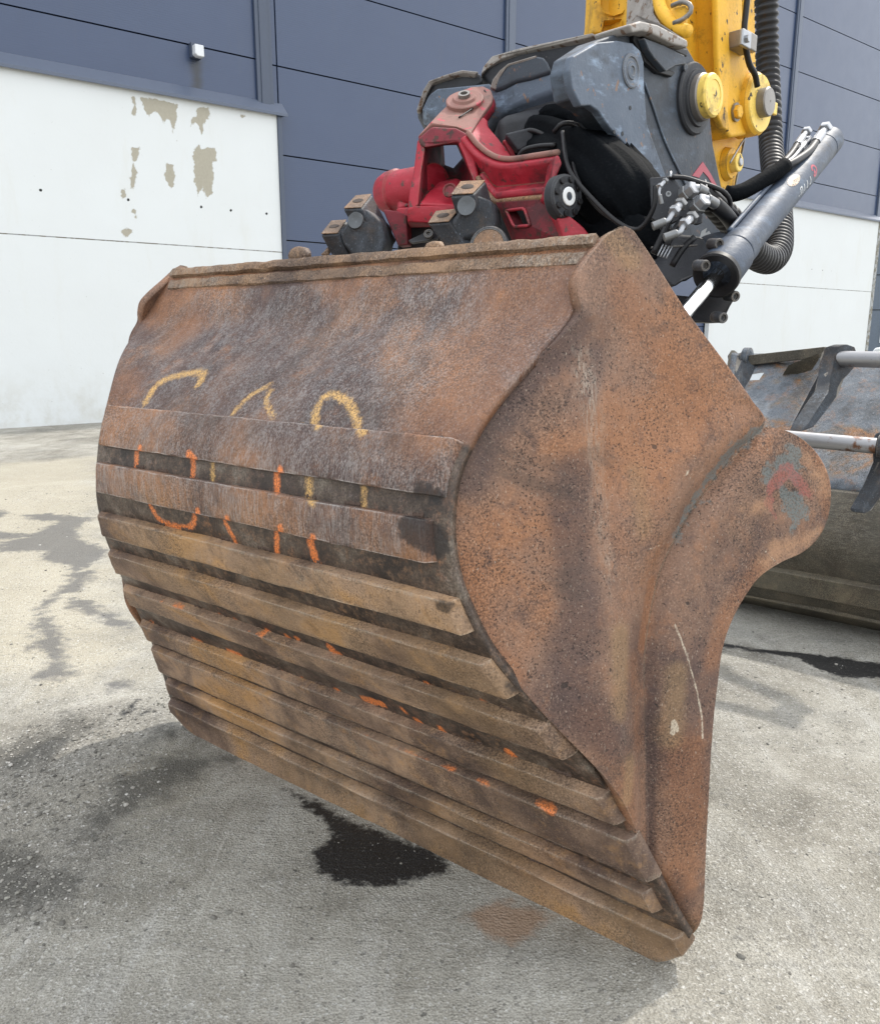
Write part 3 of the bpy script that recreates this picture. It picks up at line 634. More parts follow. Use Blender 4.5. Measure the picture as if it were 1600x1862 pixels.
Z_OR = [(290, 530, .16, 1.1), (340, 600, .10, .8), (225, 710, .10, .9), (635, 515, .09, .8), (990, 520, .16, 1.2), (900, 640, .14, .9), (860, 730, .10, 1.1), (790, 780, .10, 1.0), (700, 520, .08, .6), (540, 1000, .08, .6), (690, 930, .07, .7), (780, 1000, .06, 1.0), (740, 1280, .1, .5), (1000, 1560, .15, .6)]
Z_DK = [(500, 545, .13, 1.1), (560, 590, .10, .8), (480, 690, .13, 1.0), (400, 760, .15, 1.1), (560, 770, .18, .9), (660, 770, .12, .8), (600, 860, .15, .8), (380, 900, .10, .6)]
Z_OC = [(520, 1070, .2, .8), (330, 1010, .2, .9), (760, 1140, .2, .7), (850, 1240, .2, .9), (620, 1460, .35, .8), (900, 1600, .3, 1.1), (1150, 1700, .15, 1.0), (620, 1110, .2, .7), (950, 1370, .15, .8), (470, 1330, .2, .6)]
Z_WR = [(400, 640, .16, .14), (600, 650, .16, .16), (740, 640, .14, .16), (740, 560, .12, .12), (230, 770, .16, .16), (300, 620, .1, .1), (720, 830, .16, .18), (640, 790, .1, .12), (480, 890, .12, .06), (300, 890, .1, .12), (620, 1330, .2, .08), (840, 1500, .1, .1), (850, 700, .1, .1)]
def ZM(V): n_ = V.reshape(-1, 3).shape[0]; return {k_: np.full(n_, -.2) for k_ in ('m_yellow', 'm_orange', 'm_black')}
def zones_of(V): return {'z_or': gz(V, Z_OR), 'z_dk': gz(V, Z_DK), 'z_oc': gz(V, Z_OC)}
rib_px = [((838,803),(812,905)), ((816,948),(818,1023)), ((838,1082),(868,1144)), ((889,1191),(938,1255)), ((985,1312),(1028,1366)), ((1096,1430),(1128,1484)), ((1148,1512),(1184,1592)), ((1195,1617),(1218,1656)), ((1238,1690),None)]
rib_u = []
for a, b in rib_px:
    rib_u.append((u_of(*(a if a[0] > 0 else a)), u_of(*b) if b else UL[-1]))
gap = ((UL[:, None] > rib_u[0][0]) * np.ones_like(Tg)).astype(float)
wear = np.zeros_like(Tg)
for i in range(NPR): wear[i] = .10 * math.exp(-((UL[i] - rib_u[0][0] * .55) / .16) ** 2) - (.22 if UL[i] < .06 else 0) - .04
mesh_np('shell', SV, grid_faces(NPR, tN), M['shell'], bucket, {**zones_of(SV), 'gap': gap, 'wear': wear + gz(SV, Z_WR).reshape(wear.shape), **ZM(SV)}, solid=.018).modifiers[0].offset = 0
M['weld'] = plain('rusty_weld', (.10, .062, .045), .8, 0, .002, .5)
# wear strips (ribs)
for k, (u0, u1) in enumerate(rib_u):
    hh = (.028, .028, .031, .032, .032, .032, .031, .032, .038)[k]; last = k == 8
    nT = 420; tt = np.linspace(-1, 1, nT)
    cs = [(0, -.004), (0, hh * .86), (.0012, hh * .96), (.004, hh), (.1, hh), (.2, hh * 1.01), (.3, hh * 1.01), (.5, hh * 1.02), (.7, hh * 1.01), (.85, hh * 1.01), (-.004, hh), (-.0012, hh * .96), (0, hh * .84), (0, -.004)]
    Vr = np.zeros((nT, len(cs), 3)); wr = np.zeros((nT, len(cs)))
    um = .5 * (u0 + u1); inset = (.002, .026, -.002, -.004, -.014, -.014, -.014, .016, -.006)[k]
    for i, t_ in enumerate(tt):
        wmid = float(width(at_u(um))[0]); dist_end = (1 - abs(t_)) * wmid
        j0 = mn.noise(Vector((t_ * 3, k * 3.1, 1))) * .0022 + mn.noise(Vector((t_ * 17, k * 3.1, 4))) * .0010
        j1 = mn.noise(Vector((t_ * 3, k * 3.1, 8))) * .0022 + mn.noise(Vector((t_ * 19, k * 3.1, 6))) * .0010
        ea, eb = u0 + j0, u1 + j1
        if last: eb = u1 - .062 + .058 * (1 - max(0, 1 - dist_end / (.20 if t_ < 0 else .50)) ** 2.0) - (.040 * max(0, 1 - dist_end / .12) ** 1.5)
        hf = min(1, max(0.05, dist_end / .016)) ** .5
        ln = eb - ea
        for j, (cu, ch) in enumerate(cs):
            if j in (4, 5, 6, 7, 8, 9): u = ea + ln * cu
            elif j < 4: u = ea + cu
            else: u = eb + cu
            uu = min(max(u, 0), UL[-1]); p = at_u(uu); nn = n_u(uu)
            if u > UL[-1]: p = p + nrm(prof[-1] - prof[-3]) * (u - UL[-1])
            h_ = ch * (hf if ch > 0 else 1) + (mn.noise(Vector((t_ * 9, k * 2.2 + j, 3))) * .0018 if ch > 0 else 0)
            p = p + nn * h_; wv_ = float(width(at_u(uu))[0]) - (inset if t_ < 0 or k == 7 else (.012, .010, .004, .002, 0, 0, 0, 0, 0)[k])
            Vr[i, j] = BW(p[0], C0 + wv_ * t_ + (far_bump(p[1]) * max(0, t_) ** 3), p[1]); wr[i, j] = .0
        wr[i, 2:4] = .22; wr[i, 10:12] = .16; wr[i] += -.05 if k > 1 else .03
    # refine across the face for the paint dabs
    fc = [tuple(q) for q in grid_faces(nT, len(cs))] + [tuple(range(len(cs))), tuple(range((nT - 1) * len(cs), nT * len(cs)))]
    o = mk('wear_strip' if not last else 'cutting_edge', Vr.reshape(-1, 3), fc, M['rib_grey'] if k < 2 else M['rib'], bucket, smooth=True,
           attrs={**zones_of(Vr), 'wear': wr.ravel() + gz(Vr, Z_WR), **ZM(Vr)})
    o.data.set_sharp_from_angle(angle=radians(38))
    if k == 0: o['label'] = 'broad scraped grey top wear strip'
    rr_ = random.Random(k); t0_ = -.93
    while t0_ < .9:
        ln_ = rr_.uniform(.035, .085); P_ = []
        for q_ in range(12):
            t_ = t0_ + ln_ * q_ / 11; u_ = u0 - .003 + mn.noise(Vector((t_ * 60, k, 2))) * .003; p = at_u(u_) + n_u(u_) * .004; wv_ = float(width(at_u(u_))[0]) - .012
            P_.append(BW(p[0], C0 + wv_ * t_ + far_bump(p[1]) * max(0, t_) ** 3, p[1]))
        P_ = np.array(P_); wb_ = tube('weld_bead', P_, .006, M['weld'], o, 8, rf=lambda l, L: .0055 + .0016 * sin(l * 900) + .001 * sin(l * 311 + k), step=.003)
        t0_ += ln_ + rr_.uniform(.10, .26)
from mathutils.bvhtree import BVHTree
sprayed = [o_ for o_ in bucket.children if o_.name.startswith(('shell', 'wear_strip', 'cutting_edge'))]
bvh_v, bvh_f, base_ = [], [], wloc(bucket)
for o_ in sprayed:
    k0 = len(bvh_v); bvh_v += [v.co + base_ for v in o_.data.vertices]; bvh_f += [[k0 + q for q in p.vertices] for p in o_.data.polygons]
bvh = BVHTree.FromPolygons(bvh_v, bvh_f)
def hits(L):
    out = []
    for l, r in L:
        l = resample(catmull(l, 6) if len(l) > 2 else np.array(l, float), step=3.0) if len(l) > 1 else np.array(l, float)
        for x, y in l:
            h_ = bvh.ray_cast(Vector(O), Vector(ray(x, y)))
            if h_[0] is not None: out.append((np.array(h_[0]), r))
    return out
spray = {'m_yellow': hits([(l, r * .75) for l, r in yel_px]), 'm_orange': hits([(l, r * (.75 if i < 7 else .95)) for i, (l, r) in enumerate(org_px)]), 'm_black': hits(blk_px)}
for o_ in sprayed:
    co = np.empty(len(o_.data.vertices) * 3, np.float32); o_.data.vertices.foreach_get('co', co); co = co.reshape(-1, 3) + np.array(base_, np.float32)
    for nm, L in spray.items():
        a_ = np.full(len(co), -.2)
        for p, r in L:
            m_ = np.all(np.abs(co - p) < .09, axis=1); a_[m_] = np.maximum(a_[m_], r - np.linalg.norm(co[m_] - p, axis=1))
        o_.data.attributes[nm].data.foreach_set('value', a_.astype(np.float32))
# weld nubs along the top of the first strip
for px in ((290, 742), (345, 747), (405, 752), (520, 766), (545, 770), (700, 785)):
    p = surf_pt(*px); m = nrm(SS * -1 + ZZ * .4)
    o = box('weld_tab', p - ZZ * .012, AX * .06, m * .02, ZZ * .03, M['rim'], bucket, .006)
# end plates
def samp(pts, n): return resample(catmull(pts, 8), n)
lip_px = [(1130,413),(1098,430),(1060,470),(1038,500),(1029,522),(1034,550),(1040,575)]
left_px = lip_px + [(1016,605),(985,637),(950,672),(912,712),(880,755),(855,795),(838,832),(824,868),(818,905),(815,950),(817,990),(824,1030),(840,1082),(868,1144),(896,1189),(938,1243),(995,1311),(1040,1360),(1084,1410),(1118,1456),(1151,1512),(1188,1582)]
mid_px = [(1130,413),(1145,420),(1155,432),(1182,470),(1226,535),(1270,598),(1320,668),(1360,724),(1394,775),(1330,850),(1270,930),(1222,1020),(1200,1090),(1184,1180),(1181,1280),(1185,1383),(1188,1486),(1188,1582)]
fold_px = [(1394,775),(1330,850),(1270,930),(1222,1020),(1200,1090),(1184,1180),(1181,1280),(1185,1383),(1188,1486),(1188,1582),(1208,1620),(1234,1667),(1256,1704),(1258,1718),(1250,1733)]
right_px = [(1394,775),(1432,788),(1466,812),(1490,845),(1502,885),(1500,935),(1484,975),(1455,1003),(1415,1022),(1378,1048),(1350,1085),(1325,1130),(1308,1180),(1299,1240),(1290,1320),(1283,1440),(1279,1589),(1275,1655),(1268,1700),(1260,1722),(1250,1733)]
def PL(px): return np.array([onplate(*p) for p in px])
def plate_patch(lp_, rp_, nu, nv, which):
    A = resample(PL(catmull(lp_, 8)), nu); B = resample(PL(catmull(rp_, 8)), nu)
    v = np.linspace(0, 1, nv)[None, :, None]; return A[:, None] * (1 - v) + B[:, None] * v
i575, i905 = u_of(1034, 582), u_of(818, 915)
fold2 = PL(catmull(fold_px[:10], 6))
def plate_disp(sz, which):
    sh = sz.shape[:2]; p = sz.reshape(-1, 2)
    d = np.linalg.norm(p[:, None] - prof[None, ::2], axis=2); k = d.argmin(1); dm = d.min(1); u = UL[::2][k]
    U_ = np.repeat(np.linspace(0, 1, sh[0]), sh[1]); V_ = np.tile(np.linspace(0, 1, sh[1]), sh[0])
    lz = np.repeat(sz[:, 0, 1], sh[1]); wd1 = np.repeat(np.linalg.norm(sz[:, -1] - sz[:, 0], axis=1), sh[1])
    rec = -.028 * np.clip(1 - V_ * wd1 / .17, 0, 1) ** 1.6 * np.clip((.035 - lz) / .09, 0, 1) * np.clip((lz + .62) / .3, 0, 1)
    if which == 2: rec = 0 * rec
    wdt = np.repeat(np.linalg.norm(sz[:, -1] - sz[:, 0], axis=1), sh[1])
    df = wdt * ((1 - V_) if which == 1 else V_)
    pf = p[:, 1] if which == 1 else p[:, 1]
    act = np.clip((-.12 - np.repeat((sz[:, -1] if which == 1 else sz[:, 0])[:, 1], sh[1])) / .1, 0, 1)
    if which == 1: f = act * -.026 * np.exp(-(df / .045) ** 2) + act * .010 * np.exp(-((df - .13) / .07) ** 2)
    else: f = act * -.026 + act * .030 * (1 - np.exp(-(df / .02) ** 1.5))
    dn = np.array([mn.noise(Vector((a * 3.2, b * 2.4, 1.5))) * .011 + mn.noise(Vector((a * 9, b * 8, 4))) * .002 for a, b in p])
    bel = .026 * np.exp(-((p[:, 0] - 1.28) / .07) ** 2)
    return (rec + f + dn + (bel if which == 1 else 0) + .006).reshape(sh)
def plate_mesh(name, near_, patches, mat, par):
    Vs, Fs, AT, off = [], [], {k: [] for k in ('m_teal', 'm_red', 'm_tan', 'm_pale', 'wear', 'z_or', 'z_dk', 'z_oc')}, 0
    for which, sz in patches:
        dsp = plate_disp(sz, which); t = ca_ + cb_ * sz[..., 0] + cc_ * sz[..., 1]
        if near_: V = BW(sz[..., 0], t, sz[..., 1]) - NPu * dsp[..., None]
        else:
            Nf = AX * -1 - cb_ * SS - cc_ * ZZ; Nf = Nf / np.linalg.norm(Nf)
            V = BW(sz[..., 0], 2 * C0 - t + far_bump(sz[..., 1]), sz[..., 1]) - Nf * dsp[..., None]
        Vs.append(V.reshape(-1, 3)); Fs.append(grid_faces(*sz.shape[:2]) + off); off += sz.shape[0] * sz.shape[1]
        p = sz.reshape(-1, 2); z = np.full(len(p), -1.0)
        teal, red, tan, pale = z.copy(), z.copy(), z.copy(), z.copy()
        wr = .34 * np.exp(-(-sdf_line(p, PL([(1040, 660), (1062, 780), (1075, 900), (1085, 1010), (1095, 1120)]), 0.0) / .035) ** 2) - .02 + .2 * np.exp(-(-sdf_line(p, PL([(1120, 1220), (1110, 1380)]), 0.0) / .02) ** 2)
        if near_:
            for L in ([(1398,778),(1300,880),(1262,945),(1238,985),(1250,940),(1300,850),(1350,790)], [(1398,830),(1430,805),(1455,850),(1440,880),(1400,850),(1385,900),(1378,870)], [(1410,880),(1450,900),(1462,945),(1440,965),(1415,930)]): teal = np.maximum(teal, sdf_poly(p, PL(L)))
            for L in ([(1425,838),(1448,862),(1470,905),(1462,910),(1425,868),(1405,890),(1400,920),(1412,940),(1405,950),(1390,920),(1385,885)],): red = np.maximum(red, sdf_poly(p, PL(L)))
            for L in ([(1345,925),(1385,915),(1392,930),(1370,938)], [(1380,1020),(1400,985),(1440,975),(1480,960),(1490,965),(1455,1000),(1415,1015),(1385,1045)], [(1455,830),(1490,860),(1500,900),(1485,900),(1470,860)]): tan = np.maximum(tan, sdf_poly(p, PL(L)))
            for L, r in (([(1222,1135),(1228,1150),(1245,1195),(1262,1260),(1270,1300),(1272,1340)], .0016), ([(1225,1325),(1219,1310),(1218,1330)], .005), ([(1240,865),(1244,855)], .002), ([(1135,1003),(1190,995),(1235,985)], .001), ([(1385,1000),(1410,1025)], .001)): pale = np.maximum(pale, sdf_line(p, PL(L), r))
        def gp(L):
            o_ = np.zeros(len(p))
            for x, y, r, a in L: o_ = np.maximum(o_, a * np.exp(-(np.linalg.norm(p - onplate(x, y), axis=1) / r) ** 2))
            return o_
        def gl_(L):
            o_ = np.zeros(len(p))
            for pl_, r, a in L:
                d_l = -sdf_line(p, PL(catmull(pl_, 5) if len(pl_) > 2 else pl_), 0.0); o_ = np.maximum(o_, a * np.exp(-(d_l / r) ** 2))
            return o_
        AT['z_or'].append(gl_([([(1130, 540), (1200, 640), (1270, 750)], .05, .8), ([(1120, 1480), (1100, 1380), (1050, 1290)], .035, .9), ([(850, 1030), (880, 1150), (930, 1230)], .03, .9), ([(1240, 1370), (1245, 1500), (1230, 1620)], .05, 1.0), ([(1195, 1060), (1175, 1180)], .015, 1.0), ([(1380, 1035), (1320, 1110), (1290, 1200)], .03, .8), ([(1450, 795), (1495, 860), (1498, 930)], .02, 1.0), ([(1080, 800), (1090, 900), (1120, 1000)], .04, .55), ([(1150, 1200), (1160, 1350)], .03, .6)]))
        AT['z_dk'].append(gl_([([(1035, 600), (960, 690), (900, 780), (860, 870)], .04, .9), ([(1030, 860), (1025, 980), (1040, 1110), (1020, 1220), (1050, 1290), (1090, 1340)], .045, 1.0), ([(1100, 560), (1080, 660), (1040, 760)], .03, .5), ([(1192, 1260), (1190, 1400), (1190, 1560)], .012, 1.0), ([(1225, 1590), (1250, 1640)], .03, .6), ([(1290, 1100), (1250, 1240)], .03, .5)]))
        AT['z_oc'].append(gl_([([(1110, 1150), (1110, 1280)], .03, .9), ([(1150, 860), (1160, 960)], .03, .6), ([(1105, 430), (1140, 470)], .03, .9), ([(1225, 1220), (1215, 1340)], .03, .8), ([(1130, 1380), (1120, 1440)], .02, .9), ([(1250, 1700), (1235, 1725)], .04, .8)]))
        for kk, a in zip(('m_teal', 'm_red', 'm_tan', 'm_pale', 'wear'), (teal, red, tan, pale, wr)): AT[kk].append(a)
    V = np.vstack(Vs); Q = np.vstack(Fs)
    return mesh_np(name, V, Q, mat, par, {k: np.concatenate(a) for k, a in AT.items()}, solid=.02)
patches = [(1, plate_patch(left_px, mid_px, 230, 110, 1)), (2, plate_patch(fold_px, right_px, 200, 60, 2))]
o = plate_mesh('end_plate', True, patches, M['plate'], bucket)
def orient(o, P):   # thickness goes into the bucket
    n = Vector(o.data.polygons[200].normal); c = o.data.polygons[200].center + wloc(o)
    o.modifiers[0].offset = -1 if n.dot(Vector(P) - c) < 0 else 1
mid_pt = BW(1.5, C0, -.5); orient(o, mid_pt)
o = plate_mesh('end_plate', False, patches, M['plate'], bucket); orient(o, mid_pt)
# reinforced rim: bar and its upper bead, uneven
def rimbar(name, du, hgt, th, n0, mat, seedk):
    nT = 160; cs = [(-.5, 0), (-.42, 1), (0, 1.15), (.42, 1), (.5, 0), (.3, -.3), (-.3, -.3)]
    V = np.zeros((nT, len(cs), 3)); p0 = at_u(du); tn = nrm(at_u(du + .02) - at_u(du)); nn = n_u(du)
    wv_ = float(width(p0)[0]) - .004
    for i in range(nT):
        t_ = -1 + 2 * i / (nT - 1)
        for j, (a, b) in enumerate(cs):
            jit = mn.noise(Vector((t_ * 14, j * 1.7, seedk))) * .004 + mn.noise(Vector((t_ * 40, j, seedk))) * .0015
            p = p0 + tn * a * hgt + nn * (n0 + b * th + jit); p = p + tn * (mn.noise(Vector((t_ * 11, seedk, 2))) * .002)
            V[i, j] = BW(p[0], C0 + wv_ * t_, p[1])
    m = len(cs); fc = [tuple(q) for q in grid_faces(nT, m, True)] + [tuple(range(m)), tuple(range((nT - 1) * m, nT * m))]
    o = mk(name, V.reshape(-1, 3), fc, mat, bucket, smooth=True, attrs={'wear': np.zeros(nT * m)}); o.data.set_sharp_from_angle(angle=radians(50)); return o
rimbar('rim_bar', .006, .026, .018, .002, M['rim'], 1.0)
rimbar('rim_backing_bar', .040, .030, .007, .006, M['rim'], 5.0)
# floor stiffener and mount behind the rim where the tool head clamps on
def BWs(s, t, z): return BW(np.float64(s), np.float64(t), np.float64(z))
rz = prof[0]
prism('top_plate', [BWs(rz[0] + .01, C0 - .60, rz[1] - .012), BWs(rz[0] + .01, C0 + .60, rz[1] - .012), BWs(rz[0] + .52, C0 + .50, rz[1] - .20), BWs(rz[0] + .52, C0 - .50, rz[1] - .20)], (0, 0, -.02), M['rim'], bucket, .003)
for px, r_ in (((790, 452), .026), ((545, 465), .035)):
    p = onpl(px[0], px[1], BWs(rz[0] + .01, C0, rz[1]), SS)
    rough(lathe('weld_lump', p - AX * r_ * 1.0, AX, [(0, .004), (r_ * .35, r_ * .5), (r_, r_ * .62), (r_ * 1.6, r_ * .5), (r_ * 2, .004)], M['rim'], bucket, 12), .003, 60)

# ================================================================ TILTROTATOR HEAD, COUPLER, ARM
def zc(sc, ox, oy): return lambda x, y: (x * sc + ox, y * sc + oy)
Z1, Z2, Z4, ZB, ZC = zc(.3375, 560, 0), zc(.375, 1000, 0), zc(.225, 740, 120), zc(.1875, 1020, 160), zc(.15, 560, 300)
ZF = zc(.24375, 1150, 220)
def pts(L, z=None, Y=None):
    out = []
    for q in L:
        y = q[2] if len(q) > 2 else Y
        x_, y_ = z(q[0], q[1]) if z else q[:2]
        out.append(P3(x_, y_, y))
    return np.array(out)
ML = hd(134.0); MB = hd(44.0)                 # machine lateral (towards the camera's right) and rearward
PM = P3(1170, 200, 2.2)
def pm(L, z=None, off=0.0): return np.array([onpl(*(z(*q[:2]) if z else q[:2]), PM + ML * off, ML) for q in L])
def slab(name, L, z, Y, vec, mat, par, bevel=.004, rg=0, **k):
    o = prism(name, pts(L, z, Y), vec, mat, par, bevel, **k)
    if rg: rough(o, rg, 25)
    return o

tilt = empty('tiltrotator', P3(850, 440, 2.2), 'scuffed red and black tiltrotator clamped behind the rim of the hanging bucket', 'tiltrotator')
BK = np.array([0, 1.0, 0])
# ---- red casting
pad = [(85,590,2.33),(180,480,2.37),(270,385,2.42),(450,210,2.50),(520,182,2.52),(620,176,2.50),(680,205,2.47),(702,260,2.44),(690,310,2.42),(620,400,2.38),(520,555,2.28),(400,505,2.28),(200,490,2.31)]
padv = P3(*Z4(724, 335), 2.47) - P3(*Z4(702, 260), 2.44)
head = prism('red_casting', pts(pad, Z4), padv, M['red'], tilt, .010, 3)
pq = pts(pad, Z4); pn0 = nrm(np.cross(pq[3] - pq[0], pq[9] - pq[0])); pn0 = pn0 if pn0[1] < 0 else -pn0
cap = prism('worn_pad', pq.mean(0) + (pq - pq.mean(0)) * .985 + pn0 * .006, -pn0 * .012, M['red_worn'], tilt, .003)
pn = nrm(np.cross(cap.data.vertices[3].co - cap.data.vertices[0].co, cap.data.vertices[9].co - cap.data.vertices[0].co)); pn = np.array(pn)
if pn[1] > 0: pn = -pn
bc = P3(*Z4(465, 270), 2.43)
lathe('boss_ring', bc - pn * .01, pn, [(0, .052), (.010, .052), (.012, .049), (.012, .034), (.018, .030), (.018, .017), (0, .015)], M['red_worn'], tilt, 36)
lathe('pin_bore', bc - pn * .01, pn, [(0, .0165), (.0275, .0165), (.0275, .010), (.005, .009), (.005, .0)], M['steel'], tilt, 28)
tube('weld_seam', pts([(625,195,2.465),(640,235,2.455),(600,290,2.43),(520,350,2.39),(420,415,2.34)], Z4), .0022, M['black'], tilt, 8)
TH_ = np.array([0, .075, .012])
slab('casting_leg', [(85,590,2.30),(118,600,2.29),(145,662,2.28),(118,860,2.27),(92,1130,2.26),(70,1150,2.26),(2,1250,2.27),(15,1050,2.28),(60,830,2.29)], Z4, None, TH_, M['red'], tilt, .008, .003)
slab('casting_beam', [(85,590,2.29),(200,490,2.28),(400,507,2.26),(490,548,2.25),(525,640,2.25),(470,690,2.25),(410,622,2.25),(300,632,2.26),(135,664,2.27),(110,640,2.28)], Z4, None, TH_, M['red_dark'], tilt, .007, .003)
slab('casting_leg', [(490,550,2.245),(545,700,2.24),(580,900,2.23),(600,1000,2.22),(560,1010,2.22),(520,882,2.22),(455,720,2.24),(412,624,2.25)], Z4, None, TH_, M['red'], tilt, .006, .002)
slab('casting_floor', [(2,1140,2.24),(80,1128,2.24),(380,1132,2.20),(560,1120,2.2),(560,1250,2.20),(240,1262,2.22),(2,1270,2.26)], Z4, None, np.array([0, .10, .0]), M['red'], tilt, .008)
L0 = pts([(135,660,2.31),(410,625,2.29),(530,890,2.27),(560,1135,2.24),(85,1135,2.27)], Z4)
L1 = pts([(296,640,2.50),(400,640,2.50),(446,745,2.48),(375,825,2.46),(308,800,2.48)], Z4)
V = []
for k in range(7):
    f = k / 6; V += list(L0 * (1 - f) + L1 * f + np.array([0, 0, -.0]) )
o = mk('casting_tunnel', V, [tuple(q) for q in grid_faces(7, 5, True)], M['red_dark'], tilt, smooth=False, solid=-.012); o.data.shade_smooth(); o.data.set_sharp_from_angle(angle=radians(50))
o = slab('casting_web', [(100,1110,2.25),(150,1040,2.30),(260,930,2.36),(400,900,2.36),(540,960,2.30),(560,1135,2.24)], Z4, None, np.array([0, .02, -.03]), M['red'], tilt, .006)
lathe('grease_boss', P3(*Z4(348, 1010), 2.25), nrm([-.3, -1, .4]), [(0, .019), (.006, .019), (.008, .015), (.004, .012), (.004, .0)], M['red_dark'], tilt, 24)
top = pts([(490,550,2.245),(560,640,2.23),(650,715,2.21),(740,757,2.18),(850,768,2.15),(1020,745,2.09),(1220,715,2.03)], Z4)
bot = pts([(570,900,2.23),(620,990,2.22),(665,1050,2.20),(720,1098,2.17),(800,1092,2.14),(960,1076,2.09),(1150,1060,2.03)], Z4)
tc, bc2 = resample(catmull(top, 6), 40), resample(catmull(bot, 6), 40); V = []
for i in range(40):
    for j in range(14):
        f = j / 13; V.append(tc[i] * (1 - f) + bc2[i] * f + np.array([.2, 1, 0]) * (.055 * sin(pi * f) - .01 * sin(2 * pi * f)))
mk('casting_arm', V, [tuple(q) for q in grid_faces(40, 14)], M['red'], tilt, smooth=True, solid=.022)
tube('arm_upper_lip', top + np.array([0, -.004, .004]), .007, M['red_worn'], tilt, 10)
tube('arm_lower_lip', bot + np.array([0, -.004, 0]), .007, M['claw_rust'], tilt, 10)
slab('arm_end_flange', [(1190,738),(1226,712),(1258,790),(1206,905),(1166,1065),(1218,1220),(1278,1392),(1238,1395),(1145,1105),(1118,1072),(1165,905)], Z4, 2.005, np.array([-.01, .045, 0]), M['red'], tilt, .006, .002)
slab('casting_neck', [(655,440,2.37),(655,485,2.35),(745,600,2.32),(862,752,2.26),(745,752,2.25),(640,705,2.25),(560,650,2.26),(500,560,2.28),(520,540,2.29),(600,400,2.38)], Z4, None, np.array([0, .06, 0]), M['red'], tilt, .006)
slab('rear_rib', [(770,600),(830,585),(872,612),(925,745),(845,748)], Z4, 2.33, np.array([0, .03, 0]), M['red'], tilt, .004)
Vo = pts([(715,1100,2.14),(1150,1068,2.025),(1245,1400,2.0),(860,1440,2.12)], Z4); Vi = pts([(800,1172,2.12),(945,1152,2.08),(992,1290,2.06),(862,1302,2.10)], Z4)
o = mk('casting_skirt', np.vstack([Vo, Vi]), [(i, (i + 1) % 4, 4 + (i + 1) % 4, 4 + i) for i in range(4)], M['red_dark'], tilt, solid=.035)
tube('window_rim', np.vstack([Vi, Vi[:1]]) - [0, .004, 0], .004, M['red'], tilt, 8, curve=False)
slab('casting_foot', [(1205,1225),(1310,1208),(1360,1245),(1430,1305),(1480,1370),(1500,1420),(1262,1420)], Z4, 1.96, np.array([0, .05, 0]), M['red'], tilt, .006)
slab('inner_block', [(560,1120,2.24),(730,1105,2.2),(870,1440,2.18),(560,1450,2.24)], Z4, None, np.array([0, .1, 0]), M['grey_dark'], tilt, .006)
# left barrel of the casting
bp = P3(708, 352, 2.50)
lathe('red_barrel', bp - ML * .030, ML, [(0, .02), (.006, .038), (.018, .053), (.04, .060), (.07, .063), (.074, .058), (.22, .058)], M['red'], tilt, 40)
slab('barrel_cheek', [(430,935,2.46),(580,912,2.42),(580,1100,2.38),(480,1135,2.40),(480,1000,2.42)], Z1, None, np.array([0, .05, 0]), M['red'], tilt, .010)
slab('lower_housing', [(475,1120,2.36),(720,1098,2.3),(725,1195,2.3),(600,1205,2.33),(540,1198,2.34),(480,1150,2.36)], Z1, None, np.array([0, .12, 0]), M['red'], tilt, .006)
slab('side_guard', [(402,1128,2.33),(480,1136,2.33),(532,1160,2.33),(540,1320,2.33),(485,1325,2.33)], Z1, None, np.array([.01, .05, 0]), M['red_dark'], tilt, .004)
slab('underbody', [(500,1190,2.40),(1000,1180,2.30),(1080,1340,2.28),(480,1350,2.42)], Z1, None, np.array([0, .2, 0]), M['grey_dark'], tilt, .008)
slab('hose_shelf', [(540,1295,2.27),(640,1245,2.26),(720,1240,2.25),(700,1290,2.24),(560,1310,2.26)], Z1, None, np.array([0, .03, 0]), M['grey_dark'], tilt, .003)
lathe('grease_nipple', P3(*Z1(652, 1268), 2.24), nrm([-.2, -1, .5]), [(0, .012), (.01, .012), (.01, .006), (.004, .005), (.004, .0)], M['claw'], tilt, 20)
# ---- end cap with bolts
wc = P3(*Z4(1300, 1055), 1.965); wn = nrm([.62, -.78, .03])
hub = lathe('end_cap', wc - wn * .04, wn, [(.012, .050), (.034, .050), (.040, .046), (.040, .030), (.042, .029), (.042, .0)], M['grey_dark'], tilt, 48)
d_, u_, v_ = frame(wn)
for k in range(8):
    a = 2 * pi * k / 8 + .2; hexnut('cap_screw', wc + (u_ * cos(a) + v_ * sin(a)) * .0385 - wn * .004, wn, .0075, .010, M['black'], hub, 12)
for k in (7, 0):
    a = 2 * pi * k / 8 + .2
lathe('cap_ring', wc + wn * .002, wn, [(0, .0205), (.002, .0205), (.003, .019), (.003, .010), (.001, .009)], M['white'], hub, 32)
lathe('cap_plug', wc + wn * .001, wn, [(0, .0095), (.003, .0095), (.004, .007), (.004, 0)], M['grey'], hub, 24)
